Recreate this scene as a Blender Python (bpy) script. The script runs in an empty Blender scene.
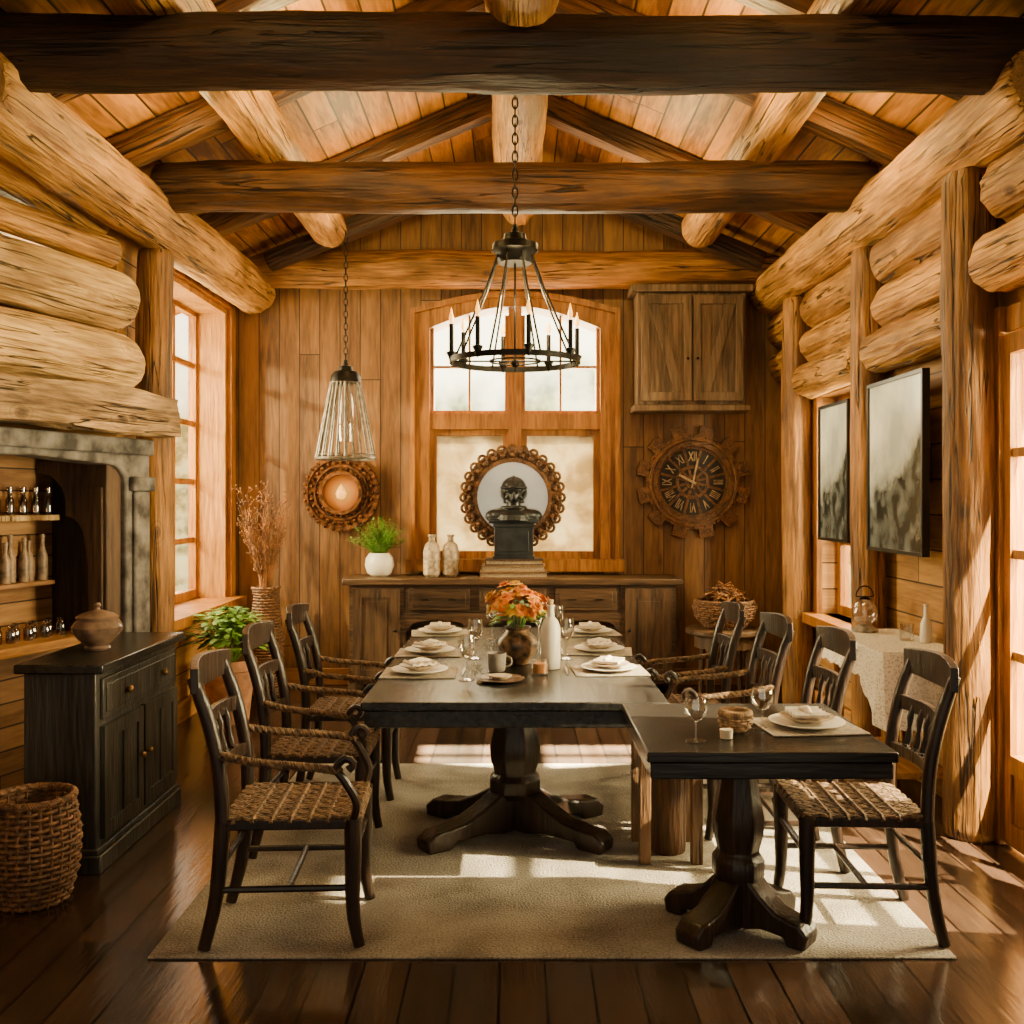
import bpy, bmesh, math, random
from mathutils import Vector, Matrix, Euler, noise
random.seed(7)
C = bpy.context.scene.collection
pi = math.pi
# ------------------------------------------------------------------ materials
def _mat(name):
    m = bpy.data.materials.new(name); m.use_nodes = True
    nt = m.node_tree; b = nt.nodes['Principled BSDF']
    return m, nt, b
def N(nt, t, **k):
    n = nt.nodes.new(t)
    for a, v in k.items(): setattr(n, a, v)
    return n
def L(nt, a, b): nt.links.new(a, b)
def math_n(nt, op, a, b=None, c=None):
    n = N(nt, 'ShaderNodeMath', operation=op)
    for i, x in enumerate((a, b, c)):
        if x is None: continue
        if isinstance(x, (int, float)): n.inputs[i].default_value = x
        else: L(nt, x, n.inputs[i])
    return n.outputs[0]
def ramp(nt, fac, stops):
    r = N(nt, 'ShaderNodeValToRGB'); e = r.color_ramp.elements
    while len(e) < len(stops): e.new(0.5)
    for i, (p, c) in enumerate(stops):
        e[i].position = p; e[i].color = (*c, 1)
    L(nt, fac, r.inputs[0]); return r.outputs[0]
def mixc(nt, fac, a, b, bt='MIX'):
    m = N(nt, 'ShaderNodeMix', data_type='RGBA', blend_type=bt)
    for sock, x in ((m.inputs[0], fac), (m.inputs[6], a), (m.inputs[7], b)):
        if isinstance(x, (int, float)): sock.default_value = x
        elif isinstance(x, tuple): sock.default_value = (*x, 1)
        else: L(nt, x, sock)
    return m.outputs[2]
def noise_n(nt, vec, sc, det=5, dist=0.0):
    n = N(nt, 'ShaderNodeTexNoise'); n.inputs['Scale'].default_value = sc; n.inputs['Detail'].default_value = det
    n.inputs['Distortion'].default_value = dist; L(nt, vec, n.inputs[0]); return n.outputs[0]
def wood(name, c1, c2, axis=2, sc=9, rough=.55, bump=.4, stretch=.09, knots=False, cracks=False, spec=.4):
    m, nt, b = _mat(name)
    tc = N(nt, 'ShaderNodeTexCoord')
    oi = N(nt, 'ShaderNodeObjectInfo')
    mu = math_n(nt, 'MULTIPLY', oi.outputs['Random'], 30.0)
    cb = N(nt, 'ShaderNodeCombineXYZ')
    for i in range(3): L(nt, mu, cb.inputs[i])
    def mapped(s):
        mp = N(nt, 'ShaderNodeMapping'); mp.inputs['Scale'].default_value = s
        L(nt, tc.outputs['Object'], mp.inputs[0])
        add = N(nt, 'ShaderNodeVectorMath', operation='ADD'); L(nt, mp.outputs[0], add.inputs[0]); L(nt, cb.outputs[0], add.inputs[1])
        return add.outputs[0]
    s = [sc, sc, sc]; s[axis] = sc*stretch
    vec = mapped(s)
    n1 = noise_n(nt, vec, 1, 8, .5); n2 = noise_n(nt, vec, 5, 6, .2)
    mixv = math_n(nt, 'ADD', math_n(nt, 'MULTIPLY', n1, .5), math_n(nt, 'MULTIPLY', n2, .5))
    col = ramp(nt, mixv, [(.37, c1), (.49, tuple((x*.5+y*.5) for x, y in zip(c1, c2))), (.61, c2)])
    hgt = mixv
    if cracks:
        s3 = [sc*1.9]*3; s3[axis] = sc*.06
        v3 = mapped(s3)
        d = math_n(nt, 'ABSOLUTE', math_n(nt, 'SUBTRACT', noise_n(nt, v3, 1, 2, .15), .5))
        s4 = [2.0]*3; s4[axis] = .9
        v4 = mapped(s4)
        mask = ramp(nt, noise_n(nt, v4, 1.8, 3), [(.42, (0, 0, 0)), (.50, (1, 1, 1))])
        cr = ramp(nt, d, [(.005, (1, 1, 1)), (.015, (0, 0, 0))])
        cr = math_n(nt, 'MULTIPLY', cr, mask)
        stain = ramp(nt, noise_n(nt, v4, 1.7, 8, .5), [(.42, (0, 0, 0)), (.72, (1, 1, 1))])
        col = mixc(nt, math_n(nt, 'MULTIPLY', stain, .85), col, tuple(x*.5 for x in c1))
        col = mixc(nt, math_n(nt, 'MULTIPLY', cr, .92), col, tuple(x*.10 for x in c1))
        hgt = math_n(nt, 'SUBTRACT', hgt, math_n(nt, 'MULTIPLY', cr, .8))
    if knots:
        s2 = [3.6, 3.6, 3.6]; s2[axis] = 2.2
        vo = N(nt, 'ShaderNodeTexVoronoi'); vo.inputs['Scale'].default_value = 1; L(nt, mapped(s2), vo.inputs[0])
        k = ramp(nt, vo.outputs['Distance'], [(.05, (1, 1, 1)), (.12, (0, 0, 0))])
        k = math_n(nt, 'MULTIPLY', k, .8)
        col = mixc(nt, k, col, tuple(x*.3 for x in c1))
        rg = math_n(nt, 'SINE', math_n(nt, 'MULTIPLY', vo.outputs['Distance'], 90.0))
        near = ramp(nt, vo.outputs['Distance'], [(.10, (1, 1, 1)), (.26, (0, 0, 0))])
        rr = math_n(nt, 'MULTIPLY', math_n(nt, 'GREATER_THAN', rg, .5), math_n(nt, 'MULTIPLY', near, .45))
        col = mixc(nt, rr, col, c1)
    hs = N(nt, 'ShaderNodeHueSaturation')
    L(nt, math_n(nt, 'ADD', math_n(nt, 'MULTIPLY', oi.outputs['Random'], .25), .88), hs.inputs['Value'])
    L(nt, col, hs.inputs['Color']); L(nt, hs.outputs[0], b.inputs['Base Color'])
    b.inputs['Roughness'].default_value = rough
    b.inputs['Specular IOR Level'].default_value = spec
    bp = N(nt, 'ShaderNodeBump'); bp.inputs['Strength'].default_value = bump; bp.inputs['Distance'].default_value = .04 if cracks else .03
    L(nt, hgt, bp.inputs['Height']); L(nt, bp.outputs[0], b.inputs['Normal'])
    return m
def planks(name, ua, va, w, ln, c1, c2, rough=.6, bump=.5, gap=.035, gapcol=.15, vary=.22, gk=1.0):
    m, nt, b = _mat(name)
    tc = N(nt, 'ShaderNodeTexCoord'); sp = N(nt, 'ShaderNodeSeparateXYZ'); L(nt, tc.outputs['Object'], sp.inputs[0])
    u = math_n(nt, 'DIVIDE', math_n(nt, 'ADD', sp.outputs[ua], 20.0), w)
    iu = math_n(nt, 'FLOOR', u); fu = math_n(nt, 'FRACT', u)
    wn = N(nt, 'ShaderNodeTexWhiteNoise', noise_dimensions='1D'); L(nt, iu, wn.inputs['W'])
    v = math_n(nt, 'ADD', math_n(nt, 'DIVIDE', math_n(nt, 'ADD', sp.outputs[va], 20.0), ln), math_n(nt, 'MULTIPLY', wn.outputs[0], 7.3))
    iv = math_n(nt, 'FLOOR', v); fv = math_n(nt, 'FRACT', v)
    wn2 = N(nt, 'ShaderNodeTexWhiteNoise', noise_dimensions='2D')
    cb = N(nt, 'ShaderNodeCombineXYZ'); L(nt, iu, cb.inputs[0]); L(nt, iv, cb.inputs[1]); L(nt, cb.outputs[0], wn2.inputs['Vector'])
    r = wn2.outputs[0]
    cg = N(nt, 'ShaderNodeCombineXYZ')
    L(nt, math_n(nt, 'ADD', math_n(nt, 'MULTIPLY', sp.outputs[ua], 16.0), math_n(nt, 'MULTIPLY', r, 40.0)), cg.inputs[0])
    L(nt, math_n(nt, 'MULTIPLY', sp.outputs[va], 1.6), cg.inputs[1])
    L(nt, math_n(nt, 'MULTIPLY', r, 13.0), cg.inputs[2])
    n1 = noise_n(nt, cg.outputs[0], 1, 9, .8); n2 = noise_n(nt, cg.outputs[0], 4, 5)
    g = math_n(nt, 'ADD', math_n(nt, 'MULTIPLY', n1, .6), math_n(nt, 'MULTIPLY', n2, .35))
    f = math_n(nt, 'ADD', math_n(nt, 'ADD', math_n(nt, 'MULTIPLY', math_n(nt, 'SUBTRACT', g, .475), gk), .475), math_n(nt, 'MULTIPLY', math_n(nt, 'SUBTRACT', r, .5), vary))
    col = ramp(nt, f, [(.32, c1), (.62, c2)])
    e1 = math_n(nt, 'GREATER_THAN', math_n(nt, 'ABSOLUTE', math_n(nt, 'SUBTRACT', fu, .5)), .5-gap)
    e2 = math_n(nt, 'GREATER_THAN', math_n(nt, 'ABSOLUTE', math_n(nt, 'SUBTRACT', fv, .5)), .5-gap*w/ln)
    e = math_n(nt, 'MAXIMUM', e1, e2)
    col = mixc(nt, e, col, tuple(x*gapcol for x in c1))
    L(nt, col, b.inputs['Base Color']); b.inputs['Roughness'].default_value = rough
    bp = N(nt, 'ShaderNodeBump'); bp.inputs['Strength'].default_value = bump; bp.inputs['Distance'].default_value = .02
    L(nt, math_n(nt, 'SUBTRACT', math_n(nt, 'MULTIPLY', g, .5), math_n(nt, 'MULTIPLY', e, .6)), bp.inputs['Height']); L(nt, bp.outputs[0], b.inputs['Normal'])
    return m
def mat(name, c, rough=.5, metal=0, var=.15, sc=20, bump=0, emit=None, es=1, trans=0, alpha=1, c2=None):
    m, nt, b = _mat(name)
    tc = N(nt, 'ShaderNodeTexCoord'); n = N(nt, 'ShaderNodeTexNoise'); n.inputs['Scale'].default_value = sc; n.inputs['Detail'].default_value = 5
    L(nt, tc.outputs['Object'], n.inputs[0])
    lo = tuple(x*(1-var*1.6) for x in c); hi = c2 or tuple(min(1, x*(1+var)) for x in c)
    L(nt, ramp(nt, n.outputs[0], [(.35, lo), (.65, hi)]), b.inputs['Base Color'])
    b.inputs['Roughness'].default_value = rough; b.inputs['Metallic'].default_value = metal
    if bump:
        bp = N(nt, 'ShaderNodeBump'); bp.inputs['Strength'].default_value = bump; bp.inputs['Distance'].default_value = .01
        L(nt, n.outputs[0], bp.inputs['Height']); L(nt, bp.outputs[0], b.inputs['Normal'])
    if emit: b.inputs['Emission Color'].default_value = (*emit, 1); b.inputs['Emission Strength'].default_value = es
    if trans: b.inputs['Transmission Weight'].default_value = trans
    b.inputs['Alpha'].default_value = alpha
    return m
def clear_glass(name, tint=(1, 1, 1), gl=.12):
    m, nt, b = _mat(name)
    out = nt.nodes['Material Output']
    t = N(nt, 'ShaderNodeBsdfTransparent'); t.inputs[0].default_value = (*tint, 1)
    g = N(nt, 'ShaderNodeBsdfGlossy'); g.inputs['Roughness'].default_value = .05
    lw = N(nt, 'ShaderNodeLayerWeight'); lw.inputs[0].default_value = .35
    f = math_n(nt, 'ADD', math_n(nt, 'MULTIPLY', lw.outputs['Facing'], .5), gl*.3)
    mx = N(nt, 'ShaderNodeMixShader'); L(nt, f, mx.inputs[0]); L(nt, t.outputs[0], mx.inputs[1]); L(nt, g.outputs[0], mx.inputs[2])
    L(nt, mx.outputs[0], out.inputs[0]); return m

LOG = wood('log_wood', (.21, .080, .012), (.74, .38, .080), 2, 9, .52, 1.0, .1, knots=True, cracks=True)
LOGP = wood('pale_log_wood', (.27, .13, .035), (.82, .54, .21), 2, 9, .6, 1.0, .1, knots=True, cracks=True)
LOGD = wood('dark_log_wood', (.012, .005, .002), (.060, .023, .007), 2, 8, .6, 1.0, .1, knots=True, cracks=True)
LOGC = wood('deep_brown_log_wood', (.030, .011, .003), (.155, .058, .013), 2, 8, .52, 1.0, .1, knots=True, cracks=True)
LOGB = wood('reddish_log_wood', (.035, .013, .004), (.18, .074, .016), 2, 8, .55, .9, .1, knots=True, cracks=True)
LOGM = wood('brown_log_wood', (.105, .040, .007), (.45, .20, .038), 2, 9, .52, .9, .1, knots=True, cracks=True)
LEND = wood('log_end_grain', (.30, .14, .03), (.6, .33, .10), 2, 30, .7, .3, 1)
WALLB = planks('back_wall_planks', 0, 2, .17, 6, (.070, .028, .007), (.30, .140, .040), .58, .5, .022, .2, .16, .8)
WALLS = planks('side_wall_planks', 2, 1, .19, 3, (.16, .066, .012), (.50, .255, .060), .6, .5, .025, .15, .2, .8)
ROOF = planks('roof_planks', 0, 1, .16, 2.6, (.12, .040, .003), (.52, .225, .024), .58, .6)
FLOOR = planks('floor_planks', 0, 1, .15, 1.5, (.014, .008, .005), (.068, .037, .023), .17, .22, .03, .2, .26, .5)
ALCOVE = planks('alcove_planks', 2, 1, .12, 3, (.18, .08, .025), (.42, .22, .08), .65, .6)
TRIM = wood('trim_wood', (.20, .075, .007), (.46, .205, .030), 2, 10, .5, .3)
FRAME = wood('window_frame_wood', (.14, .045, .003), (.40, .155, .016), 2, 10, .42, .3)
TRIMX = wood('trim_wood_across', (.18, .066, .011), (.40, .175, .04), 0, 10, .5, .3)
TRIMY = wood('trim_wood_deep', (.26, .105, .020), (.56, .275, .07), 1, 10, .5, .3)
DARK = wood('dark_table_wood', (.006, .005, .0045), (.026, .023, .021), 0, 10, .26, .14)
DARKY = wood('dark_table_wood_long', (.006, .0055, .005), (.026, .024, .022), 1, 9, .27, .12)
DARKZ = wood('dark_chair_wood', (.007, .0045, .0035), (.034, .018, .011), 2, 14, .32, .25)
CABD = wood('charcoal_cabinet_wood', (.008, .007, .006), (.040, .035, .029), 2, 10, .42, .4)
CORB = wood('carved_dark_brown_wood', (.024, .013, .006), (.11, .060, .030), 2, 10, .55, .5)
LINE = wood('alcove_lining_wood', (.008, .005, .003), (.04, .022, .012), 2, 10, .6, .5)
SIDEB = wood('sideboard_wood', (.024, .013, .006), (.105, .056, .026), 0, 10, .42, .4)
SIDEZ = wood('sideboard_wood_upright', (.024, .013, .006), (.105, .056, .026), 2, 10, .42, .4)
WCAB = wood('weathered_cabinet_wood', (.058, .034, .016), (.21, .13, .07), 2, 10, .6, .5)
STOOLW = wood('rustic_stool_wood', (.06, .028, .010), (.21, .105, .042), 2, 12, .6, .5, cracks=True)
CARV = wood('carved_wood', (.040, .016, .005), (.21, .088, .026), 2, 14, .45, .5, 1)
CARVD = wood('dark_carved_mirror_wood', (.025, .011, .005), (.17, .075, .026), 2, 14, .42, .5, 1)
STONE = mat('grey_stone', (.16, .142, .128), .85, 0, .45, 9, .9)
ROPE = mat('rush_rope', (.15, .082, .034), .75, 0, .5, 60, .5)
WICK = mat('wicker', (.15, .064, .020), .65, 0, .45, 50, .4)
WICKL = mat('pale_wicker', (.42, .26, .12), .75, 0, .35, 50, .4)
IRON = mat('black_iron', (.014, .012, .010), .45, .8, .3, 30)
BRASS = mat('aged_brass', (.22, .12, .04), .45, .7, .4, 25, .3)
DIAL = mat('dull_bronze_numerals', (.42, .29, .15), .5, .2, .3, 25)
STEEL = mat('worn_steel', (.42, .37, .31), .4, .6, .3, 25)
SHADE = mat('grey_brown_lamp_metal', (.21, .185, .155), .42, .5, .3, 25)
CER = mat('white_ceramic', (.80, .75, .65), .28, 0, .06, 6)
CERC = mat('cream_crackled_ceramic', (.42, .32, .21), .4, 0, .35, 30)
URN = mat('brown_glazed_clay', (.17, .105, .07), .25, 0, .35, 14)
TERRA = mat('terracotta', (.40, .18, .08), .75, 0, .25, 12, .2)
LINEN = mat('linen', (.70, .62, .50), .85, 0, .1, 60, .3)
MATM = mat('placemat_cloth', (.34, .28, .21), .85, 0, .2, 60, .3)
WAX = mat('candle_wax', (.75, .62, .42), .5, 0, .05, 5)
LEAF = mat('green_leaf', (.06, .17, .015), .5, 0, .4, 8, 0, c2=(.20, .42, .04))
TWIG = mat('dried_twigs', (.20, .078, .020), .8, 0, .4, 9)
BRONZE = mat('dark_blue_grey_bronze', (.024, .027, .030), .36, .4, .3, 10)
VASEM = mat('dark_mottled_vase', (.035, .03, .026), .3, 0, .3, 26, 0, c2=(.30, .18, .09))
FLAME = mat('flame', (1, .5, .1), .5, 0, 0, 5, 0, (1, .48, .05), 3.0)
BULB = mat('sconce_bulb_glow', (.5, .2, .02), .4, 0, .2, 10, 0, (1, .52, .07), 1.7)
GLASS = clear_glass('window_glass')
CUP = clear_glass('drinking_glass', (.96, .95, .92), .5)
BOTG = clear_glass('bottle_glass', (.50, .38, .24), .6)
MIRR = mat('mirror_surface', (.78, .77, .72), .2, .85, .05, 3)
BLACK = mat('black_frame', (.010, .009, .008), .35, 0, .1, 10)
FACE = mat('dark_brown_dial', (.012, .008, .005), .6, 0, .5, 12)
COPPER = mat('carved_copper', (.15, .055, .014), .42, .5, .5, 25, .4)
BOOKM = [mat('book_cover_tan', (.17, .085, .035), .7), mat('book_cover_brown', (.06, .03, .018), .7), mat('book_cover_ochre', (.26, .16, .07), .7)]
PAGES = mat('aged_pages', (.36, .27, .17), .85, 0, .2, 80)
def glowm():
    m, nt, b = _mat('amber_glass_glow')
    tc = N(nt, 'ShaderNodeTexCoord'); ln = N(nt, 'ShaderNodeVectorMath', operation='LENGTH'); L(nt, tc.outputs['Object'], ln.inputs[0])
    e = ramp(nt, ln.outputs['Value'], [(.03, (1, .46, .05)), (.10, (.70, .19, .010)), (.155, (.12, .025, .002))])
    b.inputs['Base Color'].default_value = (.14, .04, .006, 1); b.inputs['Roughness'].default_value = .4
    L(nt, e, b.inputs['Emission Color']); b.inputs['Emission Strength'].default_value = 1.1
    return m
GLOW = glowm()
def parchment():
    m, nt, b = _mat('textured_pane')
    tc = N(nt, 'ShaderNodeTexCoord')
    c = ramp(nt, noise_n(nt, tc.outputs['Object'], 5, 10, .4), [(.36, (.48, .39, .24)), (.5, (.68, .60, .43)), (.64, (.82, .77, .62))])
    L(nt, c, b.inputs['Base Color']); b.inputs['Roughness'].default_value = .5
    tr = N(nt, 'ShaderNodeBsdfTranslucent'); L(nt, c, tr.inputs[0])
    mx = N(nt, 'ShaderNodeMixShader'); mx.inputs[0].default_value = .17
    L(nt, b.outputs[0], mx.inputs[1]); L(nt, tr.outputs[0], mx.inputs[2]); L(nt, mx.outputs[0], nt.nodes['Material Output'].inputs[0])
    return m
PARCH = parchment()
def lace():
    m, nt, b = _mat('lace_cloth')
    tc = N(nt, 'ShaderNodeTexCoord'); v = N(nt, 'ShaderNodeTexVoronoi'); v.inputs['Scale'].default_value = 70
    L(nt, tc.outputs['Object'], v.inputs[0]); b.inputs['Roughness'].default_value = .9
    c = ramp(nt, v.outputs['Distance'], [(.15, (.50, .43, .33)), (.45, (.86, .80, .69))])
    L(nt, c, b.inputs['Base Color'])
    bp = N(nt, 'ShaderNodeBump'); bp.inputs['Strength'].default_value = .5; bp.inputs['Distance'].default_value = .006
    L(nt, v.outputs['Distance'], bp.inputs['Height']); L(nt, bp.outputs[0], b.inputs['Normal'])
    return m
LACE = lace()
def rugm():
    m, nt, b = _mat('woven_rug')
    tc = N(nt, 'ShaderNodeTexCoord')
    n2 = noise_n(nt, tc.outputs['Object'], 110, 2)
    f = math_n(nt, 'ADD', math_n(nt, 'MULTIPLY', noise_n(nt, tc.outputs['Object'], 2.6, 9, .4), .6), math_n(nt, 'MULTIPLY', n2, .4))
    L(nt, ramp(nt, f, [(.40, (.175, .148, .118)), (.60, (.43, .380, .318))]), b.inputs['Base Color'])
    b.inputs['Roughness'].default_value = .95; b.inputs['Specular IOR Level'].default_value = .1
    bp = N(nt, 'ShaderNodeBump'); bp.inputs['Strength'].default_value = .9; bp.inputs['Distance'].default_value = .01
    L(nt, n2, bp.inputs['Height']); L(nt, bp.outputs[0], b.inputs['Normal'])
    return m
RUG = rugm()
def landscape():
    m, nt, b = _mat('misty_landscape_picture')
    tc = N(nt, 'ShaderNodeTexCoord'); sp = N(nt, 'ShaderNodeSeparateXYZ'); L(nt, tc.outputs['Generated'], sp.inputs[0])
    cb = N(nt, 'ShaderNodeCombineXYZ'); L(nt, sp.outputs[1], cb.inputs[0]); L(nt, sp.outputs[2], cb.inputs[1])
    V = cb.outputs[0]
    n = noise_n(nt, V, 2.6, 8, .3)
    ridge = math_n(nt, 'ADD', math_n(nt, 'MULTIPLY', math_n(nt, 'SUBTRACT', 1.0, sp.outputs[1]), .35), math_n(nt, 'MULTIPLY', n, .65))
    f = math_n(nt, 'SUBTRACT', math_n(nt, 'ADD', sp.outputs[2], .05), ridge)
    sky = ramp(nt, noise_n(nt, V, 2.2, 5, .3), [(.35, (.50, .56, .58)), (.60, (.95, .96, .93))])
    land = ramp(nt, noise_n(nt, V, 6, 8, .4), [(.40, (.015, .019, .020)), (.64, (.16, .18, .18))])
    col = mixc(nt, ramp(nt, f, [(.0, (0, 0, 0)), (.05, (.45, .45, .45)), (.15, (.8, .8, .8)), (.4, (1, 1, 1))]), land, sky)
    L(nt, col, b.inputs['Base Color'])
    b.inputs['Roughness'].default_value = .15
    return m
LAND = landscape()

# ------------------------------------------------------------------ mesh builder
class B:
    def __init__(s): s.v = []; s.f = []; s.mi = []
    def add(s, vs, fs, M=None, mi=0):
        o = len(s.v)
        s.v += [tuple(M @ Vector(v)) if M else tuple(v) for v in vs]
        s.f += [[i+o for i in f] for f in fs]; s.mi += [mi]*len(fs); return s
    def box(s, x0, x1, y0, y1, z0, z1, M=None):
        return s.add([(x0, y0, z0), (x1, y0, z0), (x1, y1, z0), (x0, y1, z0), (x0, y0, z1), (x1, y0, z1), (x1, y1, z1), (x0, y1, z1)],
              [(0, 3, 2, 1), (4, 5, 6, 7), (0, 1, 5, 4), (1, 2, 6, 5), (2, 3, 7, 6), (3, 0, 4, 7)], M)
    def tube(s, pts, rad, n=8, closed=False, M=None, flat=1.0, mi=0):
        pts = [Vector(p) for p in pts]; k = len(pts)
        if isinstance(rad, (int, float)): rad = [rad]*k
        def tan(i):
            if closed: return (pts[(i+1) % k]-pts[i-1]).normalized()
            return (pts[min(i+1, k-1)]-pts[max(i-1, 0)]).normalized()
        t = tan(0); up = Vector((0, 0, 1)) if abs(t.z) < .9 else Vector((1, 0, 0))
        a = t.cross(up).normalized(); vs = []
        for i in range(k):
            t = tan(i); a = (a - t*a.dot(t)).normalized(); b = t.cross(a)
            for j in range(n):
                th = 2*pi*j/n
                vs.append(pts[i]+a*(math.cos(th)*rad[i])+b*(math.sin(th)*rad[i]*flat))
        fs = []
        for i in range(k if closed else k-1):
            for j in range(n):
                i2 = (i+1) % k
                fs.append((i*n+j, i*n+(j+1) % n, i2*n+(j+1) % n, i2*n+j))
        if not closed:
            fs.append(tuple(range(n-1, -1, -1))); fs.append(tuple((k-1)*n+j for j in range(n)))
        return s.add(vs, fs, M, mi)
    def lathe(s, prof, n=28, c=(0, 0, 0), M=None):
        closed = prof[0] == prof[-1]
        if closed: prof = prof[:-1]
        vs = []; fs = []; k = len(prof)
        for r, z in prof:
            for j in range(n):
                th = 2*pi*(j+.5)/n; vs.append((c[0]+r*math.cos(th), c[1]+r*math.sin(th), c[2]+z))
        for i in range(k if closed else k-1):
            i2 = (i+1) % k
            for j in range(n): fs.append((i*n+j, i*n+(j+1) % n, i2*n+(j+1) % n, i2*n+j))
        if not closed:
            if prof[0][0] > 1e-4: fs.append(tuple(range(n-1, -1, -1)))
            if prof[-1][0] > 1e-4: fs.append(tuple((k-1)*n+j for j in range(n)))
        return s.add(vs, fs, M)
    def prism(s, poly, h0, h1, plane='xz', M=None):
        n = len(poly)
        def P(a, b, h): return {'xz': (a, h, b), 'yz': (h, a, b), 'xy': (a, b, h)}[plane]
        vs = [P(a, b, h0) for a, b in poly]+[P(a, b, h1) for a, b in poly]
        fs = [tuple(range(n)), tuple(range(2*n-1, n-1, -1))]+[(i, (i+1) % n, n+(i+1) % n, n+i) for i in range(n)]
        return s.add(vs, fs, M)
    def ann(s, rin, rout, y0, y1, n=96, M=None):
        vs = []; fs = []
        for j in range(n):
            th = 2*pi*j/n; a = rin(th) if callable(rin) else rin; b = rout(th) if callable(rout) else rout
            ct, st = math.cos(th), math.sin(th)
            vs += [(a*ct, y0, a*st), (b*ct, y0, b*st), (b*ct, y1, b*st), (a*ct, y1, a*st)]
        for j in range(n):
            p = 4*j; q = 4*((j+1) % n)
            for e in range(4): fs.append((p+e, p+(e+1) % 4, q+(e+1) % 4, q+e))
        return s.add(vs, fs, M)
    def rail(s, pts, th, h, M=None):
        pts = [Vector(p) for p in pts]; vs = []; k = len(pts)
        for i, p in enumerate(pts):
            t = pts[min(i+1, k-1)]-pts[max(i-1, 0)]; nrm = Vector((t.y, -t.x, 0)).normalized()
            hh = h[i] if isinstance(h, list) else h
            for a, b in ((-1, -1), (1, -1), (1, 1), (-1, 1)): vs.append(p+nrm*(a*th/2)+Vector((0, 0, b*hh/2)))
        fs = [(0, 1, 2, 3), tuple(4*(k-1)+i for i in (3, 2, 1, 0))]
        for i in range(k-1):
            for e in range(4): fs.append((4*i+e, 4*i+(e+1) % 4, 4*i+4+(e+1) % 4, 4*i+4+e))
        return s.add(vs, fs, M)
    def ball(s, c, r, sx=1, sy=1, sz=1, n=12, M=None):
        vs = [(c[0], c[1], c[2]-r*sz)]; m = n//2+1
        for i in range(1, m):
            ph = -pi/2+pi*i/m
            for j in range(n):
                th = 2*pi*j/n; vs.append((c[0]+r*sx*math.cos(ph)*math.cos(th), c[1]+r*sy*math.cos(ph)*math.sin(th), c[2]+r*sz*math.sin(ph)))
        vs.append((c[0], c[1], c[2]+r*sz)); fs = []
        for j in range(n): fs.append((0, 1+(j+1) % n, 1+j))
        for i in range(m-2):
            for j in range(n): fs.append((1+i*n+j, 1+i*n+(j+1) % n, 1+(i+1)*n+(j+1) % n, 1+(i+1)*n+j))
        l = len(vs)-1
        for j in range(n): fs.append((l, 1+(m-2)*n+j, 1+(m-2)*n+(j+1) % n))
        return s.add(vs, fs, M)
    def rope(s, pts, r, n=5, turns=14, strands=3, M=None):
        pts = resample(pts, max(24, turns*8)); k = len(pts)
        for q in range(strands):
            out = []; a = None
            for i, p in enumerate(pts):
                t = (pts[min(i+1, k-1)]-pts[max(i-1, 0)]).normalized()
                if a is None: a = t.cross(Vector((0, 0, 1)) if abs(t.z) < .9 else Vector((1, 0, 0))).normalized()
                a = (a-t*a.dot(t)).normalized(); b = t.cross(a); th = 2*pi*(turns*i/k+q/strands)
                out.append(p+(a*math.cos(th)+b*math.sin(th))*r*.5)
            s.tube(out, r*.62, n, M=M)
        return s
    def chain(s, x, y, z0, z1, ln=.045, r=.004):
        z = z0; i = 0
        while z < z1-ln*.4:
            pts = []
            for j in range(10):
                th = 2*pi*j/10; a = math.cos(th)*ln*.28; c = math.sin(th)*ln*.62
                pts.append((x+(a if i % 2 else 0), y+(0 if i % 2 else a), z+ln*.5+c))
            s.tube(pts, r, 5, True); z += ln*.92; i += 1
        return s
    def obj(s, name, m, parent=None, bevel=0, loc=(0, 0, 0), rot=(0, 0, 0), label=None, cat=None, kind=None, group=None, ang=38, seg=2):
        me = bpy.data.meshes.new(name); me.from_pydata(s.v, [], s.f); me.update()
        ms = m if isinstance(m, (list, tuple)) else [m]
        for x in ms: me.materials.append(x)
        for p, i in zip(me.polygons, s.mi): p.material_index = min(i, len(ms)-1)
        bm = bmesh.new(); bm.from_mesh(me); bmesh.ops.recalc_face_normals(bm, faces=bm.faces)
        for f in bm.faces: f.smooth = True
        for e in bm.edges: e.smooth = len(e.link_faces) == 2 and e.calc_face_angle(0) < math.radians(ang)
        bm.to_mesh(me); bm.free()
        o = bpy.data.objects.new(name, me); C.objects.link(o)
        o.location = loc; o.rotation_euler = rot
        if parent: o.parent = parent
        if bevel:
            b = o.modifiers.new('bevel', 'BEVEL'); b.width = bevel; b.segments = seg; b.limit_method = 'ANGLE'; b.angle_limit = math.radians(40)
        tag(o, label, cat, kind, group); return o
def tag(o, label=None, cat=None, kind=None, group=None):
    if label: o['label'] = label
    if cat: o['category'] = cat
    if kind: o['kind'] = kind
    if group: o['group'] = group
def resample(pts, n):
    pts = [Vector(p) for p in pts]
    dense = []
    for i in range(len(pts)-1):
        p0 = pts[max(i-1, 0)]; p1 = pts[i]; p2 = pts[i+1]; p3 = pts[min(i+2, len(pts)-1)]
        for j in range(12):
            t = j/12; dense.append(.5*((2*p1)+(p2-p0)*t+(2*p0-5*p1+4*p2-p3)*t*t+(3*p1-p0-3*p2+p3)*t**3))
    dense.append(pts[-1]); ac = [0]
    for i in range(1, len(dense)): ac.append(ac[-1]+(dense[i]-dense[i-1]).length)
    out = []; j = 0
    for i in range(n):
        d = ac[-1]*i/(n-1)
        while j < len(ac)-2 and ac[j+1] < d: j += 1
        t = (d-ac[j])/max(1e-9, ac[j+1]-ac[j]); out.append(dense[j].lerp(dense[j+1], min(1, t)))
    return out
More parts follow.
